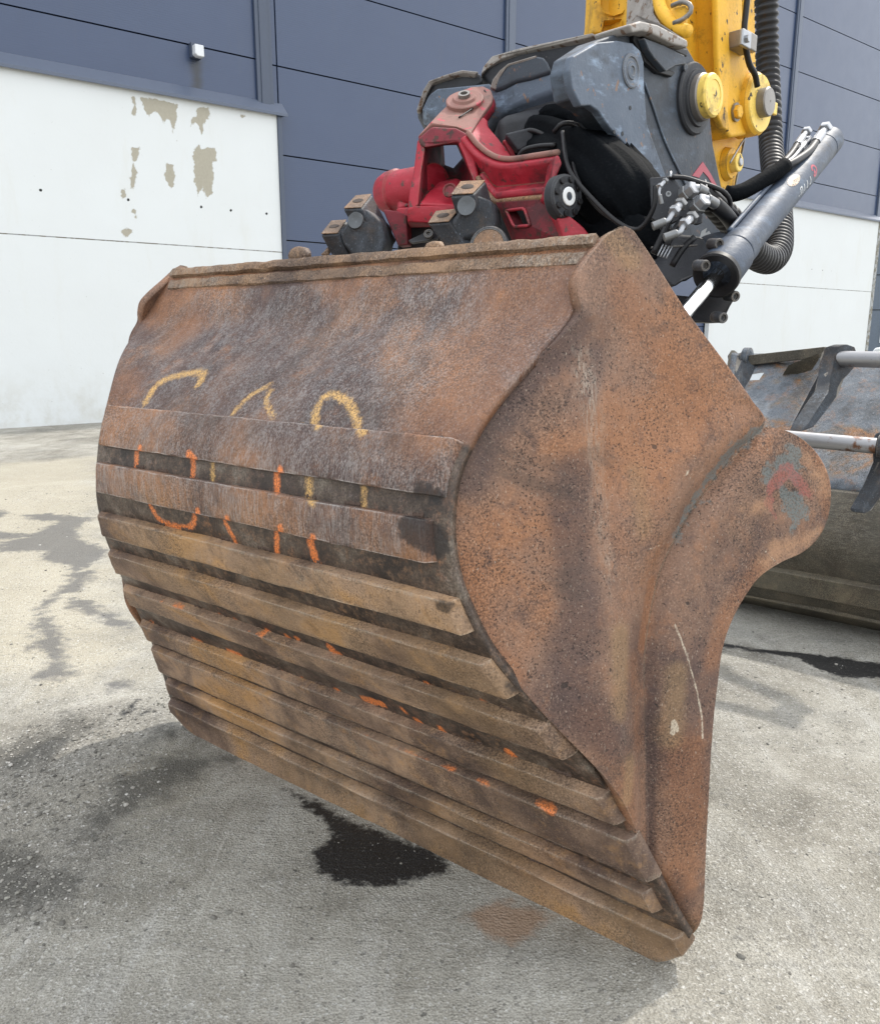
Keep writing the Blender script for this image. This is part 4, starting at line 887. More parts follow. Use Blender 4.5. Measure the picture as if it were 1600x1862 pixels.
# ---- claws
def claw(topf, vec, lower, lvec, saddle, z, body, bY):
    a = prism('claw_post', pts(topf, z), vec, M['claw'], tilt, .006, 3); rough(a, .002, 40)
    def face(tf, par, nm):
        p = pts(tf, z); c = p.mean(0); n = nrm(np.cross(p[1] - p[0], p[-1] - p[0])); n = n if n[1] < 0 else -n
        o = prism('worn_face', c + (p - c) * .96 + n * .001, n * .003, M['claw_rust'], par, .002)
        e1 = (p[1] - p[0]); e2 = p[-1] - p[0]; r = .27 * min(np.linalg.norm(e1), np.linalg.norm(e2))
        lathe('bolt_hole', c, n, [(0, r * 1.05), (.0046, r * 1.05), (.005, r), (.005, 0)], M['hole'], par, 24)
    face(topf, a, 0)
    b = prism('claw_post', pts(lower, z), lvec, M['claw'], tilt, .006, 3); rough(b, .002, 40); face(lower, b, 1)
    c = slab('claw_body', body, z, bY, np.array([.02, .09, 0]), M['claw'], tilt, .012, .002, seg=3)
    sx, sy, sY, sr = saddle
    pc = P3(*z(sx, sy), sY); o = lathe('saddle', pc, nrm([-.35, -1, .15]), [(-.004, sr), (.002, sr), (.002, sr * .95), (-.002, sr * .6), (-.003, 0)], M['saddle'], tilt, 32)
M['saddle'] = plain('burnished_saddle', (.11, .12, .13), .55, .2, .0012, .45)
M['hole'] = plain('dark_rusty_bore', (.035, .022, .016), .8)
v1 = P3(*ZC(780 + 300, 360 + 560), 2.42) - P3(*ZC(780, 360), 2.36)
claw([(430,540,2.28),(650,530,2.27),(780,360,2.36),(580,380,2.37)], v1, [(155,850,2.28),(365,840,2.27),(475,672,2.36),(285,685,2.37)], P3(*ZC(155 + 200, 850 + 370), 2.31) - P3(*ZC(155, 850), 2.28),
     (578, 670, 2.265, .0215), ZC, [(370,840,2.275),(480,690,2.275),(470,600,2.28),(700,520,2.28),(900,700,2.30),(940,900,2.30),(900,1070,2.30),(520,1100,2.28),(440,980,2.28)], None)
v2 = P3(*Z4(640 + 110, 930 + 380), 2.16) - P3(*Z4(640, 930), 2.12)
claw([(350,1050,2.06),(535,1040,2.05),(638,930,2.12),(430,940,2.13)], v2, [(165,1280,2.06),(342,1265,2.05),(435,1158,2.12),(232,1180,2.13)], P3(*Z4(165 + 190, 1280 + 250), 2.08) - P3(*Z4(165, 1280), 2.06),
     (480, 1130, 2.035, .0225), Z4, [(340,1270,2.055),(420,1170,2.055),(400,1080,2.06),(560,1040,2.06),(700,1090,2.08),(724,1240,2.08),(700,1330,2.08),(420,1420,2.06)], None)
dc = P3(*Z4(655, 1445), 1.96); dn = nrm([-.30, -1, .25])
lathe('roller_end', dc - dn * .05, dn, [(0, .046), (.044, .046), (.05, .043), (.05, .037), (.047, .036), (.047, 0)], M['claw'], tilt, 40)
lathe('rusty_face', dc - dn * .004, dn, [(0, .036), (.003, .036), (.004, .034), (.004, 0)], M['claw_rust'], tilt, 40)
slab('stop_lug', [(150,1085),(200,1040),(240,985),(270,1020),(240,1100)], ZC, 2.3, np.array([0, .03, 0]), M['claw_rust'], tilt, .004)
# ---- black sleeve and body behind
def sleeve(name, L, z, r, par, seed=0, sy=1.0):
    c = resample(catmull(pts(L, z), 10), 60); T = np.gradient(c, axis=0); T /= np.linalg.norm(T, axis=1)[:, None]; _, u, v = frame(T[0]); V = []; n = 48
    for i in range(60):
        u = nrm(u - T[i] * np.dot(u, T[i])); v = np.cross(T[i], u); f = i / 59; rr = r * (min(1, .35 + f * 5) * min(1, .35 + (1 - f) * 5)) ** .6
        for k in range(n):
            t = 2 * pi * k / n
            fold = mn.noise(Vector((cos(t) * 2.2 + seed, sin(t) * 2.2, f * 1.3))) * .022 + abs(mn.noise(Vector((cos(t) * 5, sin(t) * 5, f * 3 + seed)))) * .016
            V.append(c[i] + (u * cos(t) + v * sin(t)) * (rr + fold))
    return mk(name, V, [tuple(q) for q in grid_faces(60, n, True)] + [tuple(range(n)), tuple(range(59 * n, 60 * n))], M['fabric'], par, smooth=True)
sleeve('protective_sleeve', [(-100,720,2.44),(40,730,2.30),(170,800,2.14),(300,900,2.06),(380,1010,2.02),(420,1120,2.0)], Z2, .082, tilt, 0)
sleeve('protective_sleeve', [(-30,610,2.42),(120,590,2.28),(240,680,2.18),(380,850,2.10),(440,950,2.05)], Z2, .042, tilt, 4)
sleeve('protective_sleeve', [(120,1000,2.24),(220,1040,2.16),(300,1100,2.08),(400,1170,2.02),(560,1240,1.97)], Z2, .075, tilt, 9)
slab('rotor_body', [(-260,560),(60,480),(330,640),(520,900),(640,1200),(560,1360),(300,1250),(-260,1250)], Z2, 2.38, np.array([.0, .22, 0]), M['grey_dark'], tilt, .03)
for L, r in (([(60,640,2.08),(90,820,2.0),(200,960,1.96),(330,1080,1.93),(430,1110,1.9),(500,1010,1.88),(510,900,1.88)], .0055), ([(100,700,2.1),(130,860,2.02),(230,1010,1.97),(360,1100,1.93)], .004), ([(20,640,2.12),(60,600,2.1),(130,610,2.1),(160,700,2.08)], .006)):
    tube('thin_hose', pts(L, Z2), r, M['black'], tilt, 10)
for L in ([(880,800,2.2),(930,690,2.18),(1050,650,2.16),(1200,640,2.12)], [(900,560,2.3),(1000,520,2.28),(1120,560,2.25)]):
    tube('thin_hose', pts(L, Z4), .006, M['black'], tilt, 10)
slab('valve_block', [(790,545),(1010,490),(1040,620),(900,690),(830,600)], Z4, 2.28, np.array([0, .05, 0]), M['grey_dark'], tilt, .006)
# ---- bulkhead plate with fittings
mp = slab('bulkhead_plate', [(480,862,1.93),(575,853,1.91),(602,868,1.90),(742,1048,1.84),(738,1078,1.83),(708,1092,1.84),(640,1060,1.86),(560,1100,1.90),(490,1060,1.92)], Z2, None, np.array([.004, .012, 0]), M['grey_dark'], tilt, .003)
def fitting(par, nut, mid, elbow, end, r, mat=M['zinc'], hose=None):
    a, b, c, d = [P3(*ZB(x, y), Y) for x, y, Y in (nut, mid, elbow, end)]
    lathe('fitting_body', a, b - a, [(0, r * .85), (np.linalg.norm(b - a), r * .8)], mat, par, 20)
    hexnut('nut', a - nrm(b - a) * r * .3, b - a, r * 1.35, r * 1.1, mat if mat != M['zinc'] else M['zinc_dark'], par); hexnut('nut', b - nrm(b - a) * r * .2, b - a, r * 1.2, r * 1.3, mat, par)
    tube('elbow', np.array([b, (b + c) / 2 + (b - a) * .12, c, c + (d - c) * .35]), r * .55, mat, par, 14, step=.004)
    lathe('ferrule', c + (d - c) * .15, d - c, [(0, r * .72), (r * .2, r * .85), (np.linalg.norm(d - c) * .8, r * .85), (np.linalg.norm(d - c) * .82, r * .6)], M['zinc_dark'] if mat != M['zinc'] or True else mat, par, 24)
M['zinc_dark'] = plain('dull_zinc', (.23, .235, .24), .42, .7, .0006, .4)
fitting(mp, (1160,1125,1.84), (1105,1185,1.82), (1035,1285,1.80), (880,1345,1.80), .0105)
fitting(mp, (1270,1255,1.82), (1205,1310,1.80), (1150,1400,1.78), (990,1455,1.78), .0105)
fitting(mp, (1010,900,1.86), (965,945,1.85), (950,1020,1.84), (975,1130,1.84), .0055)
fitting(mp, (1195,1040,1.88), (1245,1000,1.87), (1310,965,1.87), (1400,1015,1.88), .0135)
fitting(mp, (1310,1165,1.86), (1355,1120,1.85), (1400,1070,1.85), (1500,1130,1.87), .0135)
lathe('plate_bore', P3(*ZB(1038, 1028), 1.875), (-.1, -1, .1), [(0, .006), (.002, .006), (.002, .003), (0, .003)], M['zinc_dark'], mp, 16)
tube('big_hose', pts([(1390,1000,1.90),(1500,1090,1.92),(1640,1230,1.97),(1760,1400,2.02),(1850,1560,2.05)], ZB), .0165, M['black'], tilt, 18)
tube('big_hose', pts([(1480,1120,1.88),(1570,1200,1.90),(1660,1320,1.95),(1730,1480,2.0)], ZB), .0165, M['black'], tilt, 18)
tube('thin_hose', pts([(1050,862,1.90),(1200,872,1.90),(1340,915,1.89),(1480,960,1.89),(1590,1020,1.9),(1640,1120,1.92),(1600,1220,1.93),(1540,1250,1.94)], ZB), .0052, M['black'], tilt, 12)
tube('thin_hose', pts([(1060,862,1.89),(1080,830,1.89),(1060,815,1.90)], ZB), .003, M['zinc'], tilt, 8)
# ---- tilt cylinder
ct, cb = P3(*Z2(1340, 697), 2.30), P3(*Z2(905, 1215), 1.86); cd = nrm(cb - ct); Lc = np.linalg.norm(cb - ct)
cyl = empty('tilt_cylinder', ct, None, None); cyl.parent = tilt; cyl.location = Vector(ct) - tilt.location
def CYL(a, r, th): d, u, v = frame(cd); return ct + cd * a + (u * cos(th) + v * sin(th)) * r
lathe('barrel', ct, cd, [(-.030, .0), (-.030, .030), (-.022, .0365), (.035, .037), (.036, .0355), (.040, .0355), (.041, .037), (Lc - .01, .037)], M['cyl'], cyl, 64)
gl = lathe('gland', ct, cd, [(Lc - .03, .037), (Lc - .028, .0415), (Lc + .012, .0415), (Lc + .014, .039), (Lc + .022, .039), (Lc + .024, .045), (Lc + .11, .047), (Lc + .118, .044)], M['cyl'], cyl, 64)
lathe('gland_face', ct + cd * (Lc + .112), cd, [(0, .050), (.012, .050), (.014, .046), (.006, .030), (.006, .017)], M['black'], cyl, 48)
lathe('rod', ct + cd * (Lc + .08), cd, [(0, .0155), (.30, .0155)], M['chrome'], cyl, 40)
lathe('end_hole', CYL(.0, .0372, 0) , nrm(np.array(frame(cd)[1])), [(0, .003), (.0005, .003), (.0005, 0)], M['black'], cyl, 12)
# print wrapped round the barrel
dcam = O - (ct + cd * Lc * .5); dcam = nrm(dcam - cd * np.dot(dcam, cd)); _, u_, v_ = frame(cd)
th0 = atan2(np.dot(dcam, v_), np.dot(dcam, u_))
def wrap(name, polys, a0, c0, mat, r=.0374, step=.002):
    """polys in metres: x along the barrel, y round it"""
    V, Fc = [], []
    for p in polys:
        base = len(V)
        for x, y in p: V.append(CYL(a0 + x, r, th0 + (c0 + y) / .037))
        Fc.append(tuple(range(base, base + len(p))))
    return mk(name, V, Fc, mat, cyl, solid=.0004)
def stroke(p, wdt):
    out = []
    p = np.asarray(p, float)
    for a, b in zip(p[:-1], p[1:]):
        n_ = max(1, int(np.linalg.norm(b - a) / .003)); d = nrm(b - a); m = np.array([-d[1], d[0]]) * wdt / 2
        for k in range(n_):
            q0 = a + (b - a) * k / n_; q1 = a + (b - a) * (k + 1) / n_; out.append([q0 - m, q1 - m, q1 + m, q0 + m])
    return out
# which way round the barrel is "down-right" in the picture
sgn = 1.0 if proj(CYL(.1, .037, th0 + .3))[0] + proj(CYL(.1, .037, th0 + .3))[1] > proj(CYL(.1, .037, th0 - .3))[0] + proj(CYL(.1, .037, th0 - .3))[1] else -1.0
def SG(L): return [(x, y * sgn) for x, y in L]
ring = [(.013 * cos(t), .013 * sin(t)) for t in np.linspace(.5, 2 * pi - .3, 22)]
lg = wrap('printed_emblem', stroke(SG(ring), .005) + stroke(SG([(.002, -.003), (.005, .006), (-.003, .004)]), .005), .225, .020 * sgn, M['logo_red'])
lt = []
for a0, L in ((.200, [(0, -.006), (.0, .010), (.008, .010)]), (.225, [(0, -.006), (0, .010), (.004, .010)]), (.247, [(0, -.006), (.0, .010)]), (.262, [(0, .010), (0, -.006), (.012, -.006), (.012, .010)]), (.288, [(0, .006), (0, .008)])):
    lt += stroke(SG([(a0 + x - .2, y) for x, y in L]), .0022)
wrap('printed_letters', lt, .262, .027 * sgn, M['white'])
s = N('worn_oval_sticker'); c = s.ramp(s.noise(160, 4, .8), [(.40, (.03, .03, .035)), (.47, (.45, .33, .22)), (.55, (.62, .5, .38)), (.62, (.06, .05, .05))]); M['sticker'] = s.fin(c, .5)
ov = [(.034 * cos(t), .012 * sin(t)) for t in np.linspace(0, 2 * pi, 28)[:-1]]
wrap('oval_sticker', [SG([(0, 0), ov[i], ov[(i + 1) % 27]]) for i in range(27)], .335, -.004 * sgn, M['sticker'])
tube('return_pipe', np.array([CYL(a, .043, th0 - sgn * 1.25) for a in (.07, .15, .3, Lc - .02)]), .0055, M['cyl'], cyl, 12)
for (x0, y0, Y0), (x1, y1, Y1), r in (((1440, 50, 2.30), (1360, 165, 2.22), .0135), ((1300, 75, 2.30), (1225, 180, 2.22), .0105), ((1310, 140, 2.27), (1250, 215, 2.20), .009)):
    a, b = P3(*ZF(x0, y0), Y0), P3(*ZF(x1, y1), Y1); L_ = np.linalg.norm(b - a)
    hexnut('nut', a, b - a, r * 1.25, r * 1.6, M['zinc'], cyl); lathe('fitting_body', a, b - a, [(r * 1.5, r * .7), (L_ * .45, r * .7), (L_ * .46, r * .95), (L_, r * .95)], M['zinc'], cyl, 20)
tube('supply_hose', pts([(1365,160,2.22),(1310,230,2.16),(1210,300,2.10),(1120,345,2.07)], ZF), .0095, M['black'], tilt, 16)
tube('supply_hose', pts([(1225,180,2.22),(1170,260,2.17),(1100,330,2.10),(1040,370,2.08)], ZF), .0085, M['black'], tilt, 16)
tube('steel_line', pts([(1255,205,2.19),(1200,270,2.14),(1140,320,2.09)], ZF), .005, M['zinc'], tilt, 12)
tube('hose_sleeve', pts([(1135,330,2.07),(1050,395,2.05),(940,460,2.03),(830,520,2.01),(740,545,2.0),(690,540,2.0)], ZF), .0185, M['fabric'], tilt, 20)
tube('cable_tie', pts([(540,440,1.9),(560,520,1.87),(600,580,1.88),(590,600,1.9)], ZF), .0018, M['zinc_dark'], tilt, 8)
# mount and flange screws
slab('cylinder_mount', [(430,1180,1.97),(600,1130,1.95),(740,1145,1.92),(800,1190,1.88),(790,1270,1.86),(720,1330,1.84),(650,1350,1.84),(600,1400,1.86),(480,1300,1.94)], Z2, None, np.array([.0, .10, 0]), M['grey_dark'], tilt, .010, .002)
slab('cylinder_mount', [(640,1560,1.78),(840,1566,1.80),(872,1490,1.84),(905,1440,1.90),(860,1400,1.94),(700,1440,1.88),(600,1430,1.84)], Z2, None, np.array([.0, .08, 0]), M['black'], tilt, .006)
lathe('swivel_boss', P3(*Z2(745, 1205), 1.95), nrm([.5, -.75, -.25]), [(0, .03), (.03, .042), (.07, .040), (.085, .030), (.088, 0)], M['grey'], tilt, 40)
for x, y, Y_, dep in ((818, 1183, 1.79, .03), (752, 1288, 1.74, .03), (897, 1437, 1.79, .03), (838, 1541, 1.75, .03)):
    p = P3(*Z2(x, y), Y_); d = nrm([.30, -.94, -.10])
    lathe('flange_screw', p - d * dep, d, [(0, .0115), (dep, .0115), (dep + .002, .0105), (dep + .002, .007), (dep - .004, .0065), (dep - .004, 0)], M['cap_rust'] if 'cap_rust' in M else M['claw'], tilt, 24)
wrap_pts = [(740,1165),(725,1150),(735,1120),(760,1105),(752,1130),(770,1120),(782,1140),(775,1155),(765,1145),(750,1150)]
slab('printed_mark', wrap_pts, Z2, 1.94, np.array([0, .002, 0]), M['white'], tilt, 0)
for L in ([(640,1060,1.84),(600,1120,1.82),(560,1200,1.82)], [(580,1060,1.85),(540,1150,1.83),(500,1230,1.83)], [(700,1150,1.84),(640,1210,1.84),(590,1290,1.84)]):
    tube('thin_hose', pts(L, Z2), .007, M['black'], tilt, 10)
for k in range(4):
    a = P3(*Z2(520 + k * 14, 1240 + k * 4), 1.80); b = P3(*Z2(548 + k * 14, 1185 + k * 4), 1.81); tube('spring_wire', np.array([a, b]), .0016, M['zinc'], tilt, 6, curve=False)
box('linkage_rail', P3(*Z2(600, 1195), 1.84), (P3(*Z2(700, 1190), 1.84) - P3(*Z2(480, 1200), 1.84)), np.array([0, .01, 0]), np.array([0, 0, .004]), M['claw'], tilt, .001)

# ---- quick coupler
coup = empty('quick_coupler', P3(1150, 260, 2.3), 'scraped dark blue grey quick coupler between the yellow arm and the red tool head', 'quick coupler')
Yl = lambda x: 2.74 - (x - 600) / 800 * .42
band = [(612,592),(650,505),(700,470),(980,438),(1012,480),(1130,430),(1392,358),(1372,470),(1290,502),(1180,535),(1100,575),(1010,650),(975,692),(925,702),(760,640),(690,640)]
slab('front_saddle', [(x, y, Yl(x) - .02) for x, y in band], Z1, None, np.array([.0, .06, -.03]), M['grey_light'], coup, .010, .003, seg=3)
ear1 = [(588,592),(622,490),(655,437),(740,405),(830,380),(925,388),(945,440),(900,470),(760,500),(690,600),(720,640),(635,688)]
slab('rear_hook', [(x, y, Yl(x) + .03) for x, y in ear1], Z1, None, np.array([.0, .05, -.01]), M['grey_dark'], coup, .008, .002)
slab('hook_edge', [(585,592,Yl(590)),(620,488,Yl(620)),(652,434,Yl(650)),(740,402,Yl(740)),(830,377,Yl(830)),(920,385,Yl(920)),(905,396,Yl(920)),(830,392,Yl(830)),(745,418,Yl(740)),(672,448,Yl(650)),(645,500,Yl(620)),(610,595,Yl(590))], Z1, None, np.array([0, .03, -.004]), M['edge'], coup, .003, .002)
ear2 = [(985,468),(1000,425),(1035,380),(1078,343),(1150,318),(1230,298),(1270,306),(1292,335),(1312,385),(1200,420),(1120,435),(1060,470),(1012,485)]
slab('hook_plate', [(x, y, Yl(x) - .035) for x, y in ear2], Z1, None, np.array([.01, .05, -.01]), M['grey'], coup, .008, .002)
slab('hook_edge', [(982,468,Yl(985) - .04),(998,424,Yl(1000) - .04),(1033,378,Yl(1030) - .04),(1078,341,Yl(1078) - .04),(1230,296,Yl(1230) - .04),(1235,308,Yl(1230) - .04),(1090,356,Yl(1078) - .04),(1055,390,Yl(1040) - .04),(1030,430,Yl(1020) - .04),(1012,482,Yl(1000) - .04)], Z1, None, np.array([0, .02, -.002]), M['edge'], coup, .003, .001)
back = [(935,400),(945,360),(992,308),(1150,262),(1530,184),(1640,184),(1640,260),(1420,330),(1380,400),(1300,420),(1000,470)]
slab('rear_crossmember', [(x, y, Yl(x) + .05) for x, y in back], Z1, None, np.array([0, .08, -.02]), M['grey_dark'], coup, .008)
slab('crossmember_edge', [(932,398,Yl(932) + .03),(945,355,Yl(945) + .03),(992,303,Yl(992) + .03),(1150,256,Yl(1150) + .03),(1530,178,Yl(1530) + .03),(1560,192,Yl(1560) + .03),(1150,282,Yl(1150) + .03),(1040,318,Yl(1040) + .03),(970,362,Yl(960) + .03)], Z1, None, np.array([0, .04, -.005]), M['edge'], coup, .003, .002)
under = [(975,692),(1100,576),(1290,500),(1400,470),(1470,560),(1480,650),(1400,760),(1200,760),(1050,760),(985,740)]
slab('saddle_underside', [(x, y, Yl(x) + .01) for x, y in under], Z1, None, np.array([0, .12, 0]), M['grey_dark'], coup, .01)
slab('worn_corner', [(1360,440,2.29),(1385,370,2.29),(1420,320,2.27),(1450,290,2.26),(1470,330,2.25),(1410,420,2.25),(1420,520,2.24),(1380,475,2.28)], Z1, None, np.array([0, .05, 0]), M['grey_light'], coup, .008)
A_ = [(395,140),(450,148),(560,185),(665,228),(700,290),(745,352),(766,430),(772,520),(790,700),(830,900),(930,1060),(960,1300),(700,1320),(600,1150),(520,870),(440,760),(300,640),(200,520),(120,480),(98,340),(118,270),(230,195)]
prism('side_frame', pm(A_, Z2), -ML * .06, M['grey_plate'] if 'grey_plate' in M else M['grey'], coup, .006, 3)
B_ = [(112,272),(230,205),(330,196),(400,208),(438,245),(455,300),(458,420),(470,600),(560,850),(640,1000),(600,1010),(480,850),(400,740),(290,620),(235,540),(195,512),(150,515),(108,430),(96,340)]
prism('cheek_plate', pm(B_, Z2, .022), -ML * .022, M['grey_light'], coup, .004, 2)
for nm, c_, off, pf, mt in (('hook_pin_boss', (390, 345), .022, [(0, .038), (.003, .038), (.005, .035), (.005, .031), (.002, .029), (.002, .020), (.005, .018), (.006, .011), (.003, .009), (.003, 0)], M['grey_light']),):
    lathe(nm, pm([c_], Z2, off)[0], ML, pf, mt, coup, 40)
tube('weld_bead', pm([(455,395),(500,520),(555,680),(640,860),(700,990)], Z2, .003), .003, M['grey_light'], coup, 8)
prism('lid_gap_dark', pm([(405,140),(455,148),(480,190),(500,270),(560,330),(610,350),(590,372),(520,352),(460,300),(430,240),(405,200)], Z2, .012), -ML * .03, M['black'], coup, .003)  # black piece put in for the dark gap around the lid
prism('guard_lid', pm([(455,182),(560,222),(652,268),(662,310),(610,318),(562,346),(500,275),(478,240)], Z2, .03), -ML * .02, M['grey'], coup, .003)
prism('top_ledge', pm([(385,118),(440,100),(520,118),(600,160),(668,195),(668,232),(600,215),(500,165),(450,150),(400,158)], Z2, .045), -ML * .10, M['edge'], coup, .005)
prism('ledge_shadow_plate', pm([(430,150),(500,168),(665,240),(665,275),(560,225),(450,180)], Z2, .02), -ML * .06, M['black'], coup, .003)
pc = pm([(690, 482)], Z2)[0]
lathe('pin_flange', pc, ML, [(0, .090), (.008, .090), (.013, .086), (.014, .072), (.022, .070), (.022, .060)], M['grey_dark'], coup, 56)
lathe('pin_sleeve', pc, ML, [(.0, .060), (.036, .059), (.040, .055), (.040, .050)], M['steel'], coup, 48)
lathe('arm_pin', pc, ML, [(.03, .0545), (.058, .0545), (.063, .050), (.063, .038), (.061, .037), (.061, .003), (.058, .002)], M['yellow_pale'], coup, 48)
hexnut('stud', pm([(640, 333)], Z2, .0)[0], ML, .010, .012, M['grey'], coup, 16)
prism('red_warning_mark', pm([(690,852),(740,784),(778,842),(812,908),(792,905),(768,862),(742,832),(722,862)], Z2, .0015), -ML * .003, M['logo_red'], coup, 0)
for c_ in ((350, 648), (388, 523), (310, 640), (1, 1)):
    if c_ != (1, 1): lathe('screw_hole', pm([c_], Z2, .0225)[0], ML, [(0, .005), (.0006, .005), (.0006, 0)], M['black'], coup, 12)

# ---- excavator arm
arm = empty('excavator_arm', P3(1330, 180, 2.5), 'chipped yellow excavator arm end with linkage and hanging black hose', 'excavator arm')
prism('stick', pm([(676,-420),(830,-420),(850,200),(850,450),(845,640),(955,650),(930,760),(905,880),(882,1010),(850,960),(800,850),(700,700),(640,400),(650,200)], Z2, -.07), -ML * .26, M['yellow'], arm, .012, 3)
lk = [(798,-420),(925,-420),(936,170),(948,240),(962,330),(990,378),(1020,395),(1040,450),(1040,540),(1010,600),(950,655),(880,668),(838,625),(812,560),(818,470),(822,380),(815,250)]
prism('link_bar', pm(lk, Z2, -.01), -ML * .09, M['yellow'], arm, .010, 3)
lk2 = [(800,-420),(862,-420),(866,120),(875,300),(868,420),(862,520),(872,640),(838,622),(812,560),(818,470),(822,380),(815,250)]
prism('link_rib', pm(lk2, Z2, .004), -ML * .02, M['yellow'], arm, .006, 2)
lc = pm([(965, 512)], Z2, -.02)[0]
boss = lathe('link_boss', lc - ML * .03, ML, [(0, .090), (.055, .088), (.060, .084), (.064, .080), (.064, .042)], M['yellow'], arm, 56)
lathe('boss_face', lc + ML * .033, ML, [(0, .081), (.004, .079), (.004, .040)], M['yellow_pale'], boss, 48)
lathe('link_pin', lc, ML, [(0, .041), (.060, .041), (.064, .038), (.065, .004), (.061, 0)], M['steel'], boss, 40)
box('pin_tab', lc + ML * .04 + MB * .085, MB * .03, ML * .012, ZZ * .035, M['yellow_pale'], boss, .003)
hexnut('link_bolt', pm([(897, 545)], Z2, -.005)[0], ML, .020, .016, M['yellow'], arm)
lathe('bolt_washer', pm([(897, 545)], Z2, -.008)[0], ML, [(0, .026), (.006, .026), (.007, .02)], M['steel'], arm, 24)
b2 = pm([(862, 795)], Z2, -.065)[0]
lathe('stick_boss', b2 - ML * .005, ML, [(0, .050), (.012, .047), (.02, .044)], M['yellow'], arm, 32)
lathe('boss_sleeve', b2, ML, [(.0, .027), (.036, .027), (.038, .024), (.038, .012)], M['yellow_pale'], arm, 28); lathe('boss_pin', b2, ML, [(0, .0125), (.042, .012), (.044, .009), (.044, 0)], M['zinc'], arm, 20)
tube('arm_edge_cable', pm([(945,655),(925,760),(905,860),(895,920)], Z2, -.06), .004, M['zinc_dark'], arm, 8)
tube('safety_wire', pm([(950,660),(920,705),(885,765),(872,790)], Z2, -.03), .0025, M['zinc'], arm, 8)
# clamp and thin hose on the link
box('hose_clamp', pm([(932, 205)], Z2, .012)[0], MB * .085, ML * .05, ZZ * .045, M['steel'], arm, .004)
box('clamp_lid', pm([(945, 190)], Z2, .045)[0], MB * .055, ML * .012, ZZ * .042, M['zinc'], arm, .003)
hexnut('clamp_bolt', pm([(948, 190)], Z2, .05)[0], ML, .010, .010, M['zinc'], arm)
tube('grease_hose', pm([(965,-300),(958,-60),(948,60),(940,150),(948,230),(965,310),(992,360),(1004,420)], Z2, .03), .0085, M['black'], arm, 14)
prism('far_link', pm([(980,-420),(1000,-420),(995,200),(1000,330),(980,340),(940,200),(940,-420)], Z2, -.35), -ML * .05, M['yellow'], arm, .006)
# left yellow casting with pockets
Yc = 2.66
slab('arm_end_casting', [(228,-420,Yc),(425,-420,Yc - .04),(420,60,Yc - .04),(395,110,Yc - .05),(330,140,Yc),(190,172,Yc),(205,60,Yc)], Z2, None, np.array([0, .14, 0]), M['yellow'], arm, .010, seg=3)
def pocket(L, Yp):
    c = pts(L, Z2, Yp); m = c.mean(0); V = list(c) + list(m + (c - m) * .82 + np.array([0, .028, 0])) + [m + np.array([0, .034, 0])]; n = len(c)
    rim = list(m + (c - m) * 1.10 + np.array([0, -.006, 0])); V = rim + V
    f = [(i, (i + 1) % n, n + (i + 1) % n, n + i) for i in range(n)] + [(n + i, n + (i + 1) % n, 2 * n + (i + 1) % n, 2 * n + i) for i in range(n)] + [(2 * n + i, 2 * n + (i + 1) % n, 3 * n) for i in range(n)]
    return f, V
for L in ([(245 + 0, -60), (365, -60), (362, 30), (345, 62), (305, 75), (265, 62), (248, 30)], [(262, 105), (340, 98), (342, 138), (250, 152)]):
    f, V = pocket(L, Yc - .05); V = [np.array(v) for v in V]; n = len(L)
    V = V[:n] + [v - np.array([0, .0, 0]) for v in V[n:]]
    o = mk('casting_pocket', V, f, M['yellow'], arm, smooth=False)
slab('scuffed_web', [(405,-420,2.52),(515,-420,2.46),(505,60,2.40),(540,110,2.34),(665,190,2.26),(665,222,2.26),(450,142,2.38),(390,150,2.44),(380,115,2.5),(415,60,2.52)], Z2, None, np.array([0, .06, 0]), M['edge'], arm, .010, .004)
slab('inner_casting', [(505,-420,2.46),(680,-420,2.42),(675,60,2.38),(662,150,2.34),(600,140,2.36),(545,95,2.42),(515,40,2.44)], Z2, None, np.array([0, .08, 0]), M['yellow'], arm, .012)
tube('casting_rim', pts([(520,-40,2.42),(535,40,2.38),(575,100,2.34),(625,140,2.31),(668,152,2.28)], Z2), .016, M['yellow'], arm, 14)
ear = slab('lock_ear', [(560,65,2.36),(600,30,2.34),(655,18,2.30),(675,45,2.29),(668,78,2.29),(600,108,2.32),(570,100,2.34)], Z2, None, np.array([0, .04, 0]), M['yellow'], arm, .010, .003)
tube('ear_edge', pts([(590,28,2.33),(640,10,2.30),(678,25,2.28),(680,60,2.28),(640,95,2.29),(598,112,2.31)], Z2), .006, M['steel'], arm, 10)
# corrugated hose
hp = [(1386,-400,3.2),(1392,-60,3.15),(1394,94,3.15),(1398,188,3.1),(1401,262,3.05),(1407,319,2.9),(1415,375,2.75),(1417,425,2.6),(1414,455,2.5),(1400,472,2.42),(1378,466,2.34),(1358,446,2.24),(1336,412,2.12),(1311,384,2.06),(1290,360,2.02)]
pit = .0245
tube('corrugated_hose', pts(hp), .03, M['black'], arm, 30, rf=lambda l, L: (.0375 - .010 * max(0, (l / L - .83) / .17)) + .0028 * (1 if (l / pit) % 1 < .62 else -1) - .001 * abs(((l / pit) % 1) - .3), step=.0041)

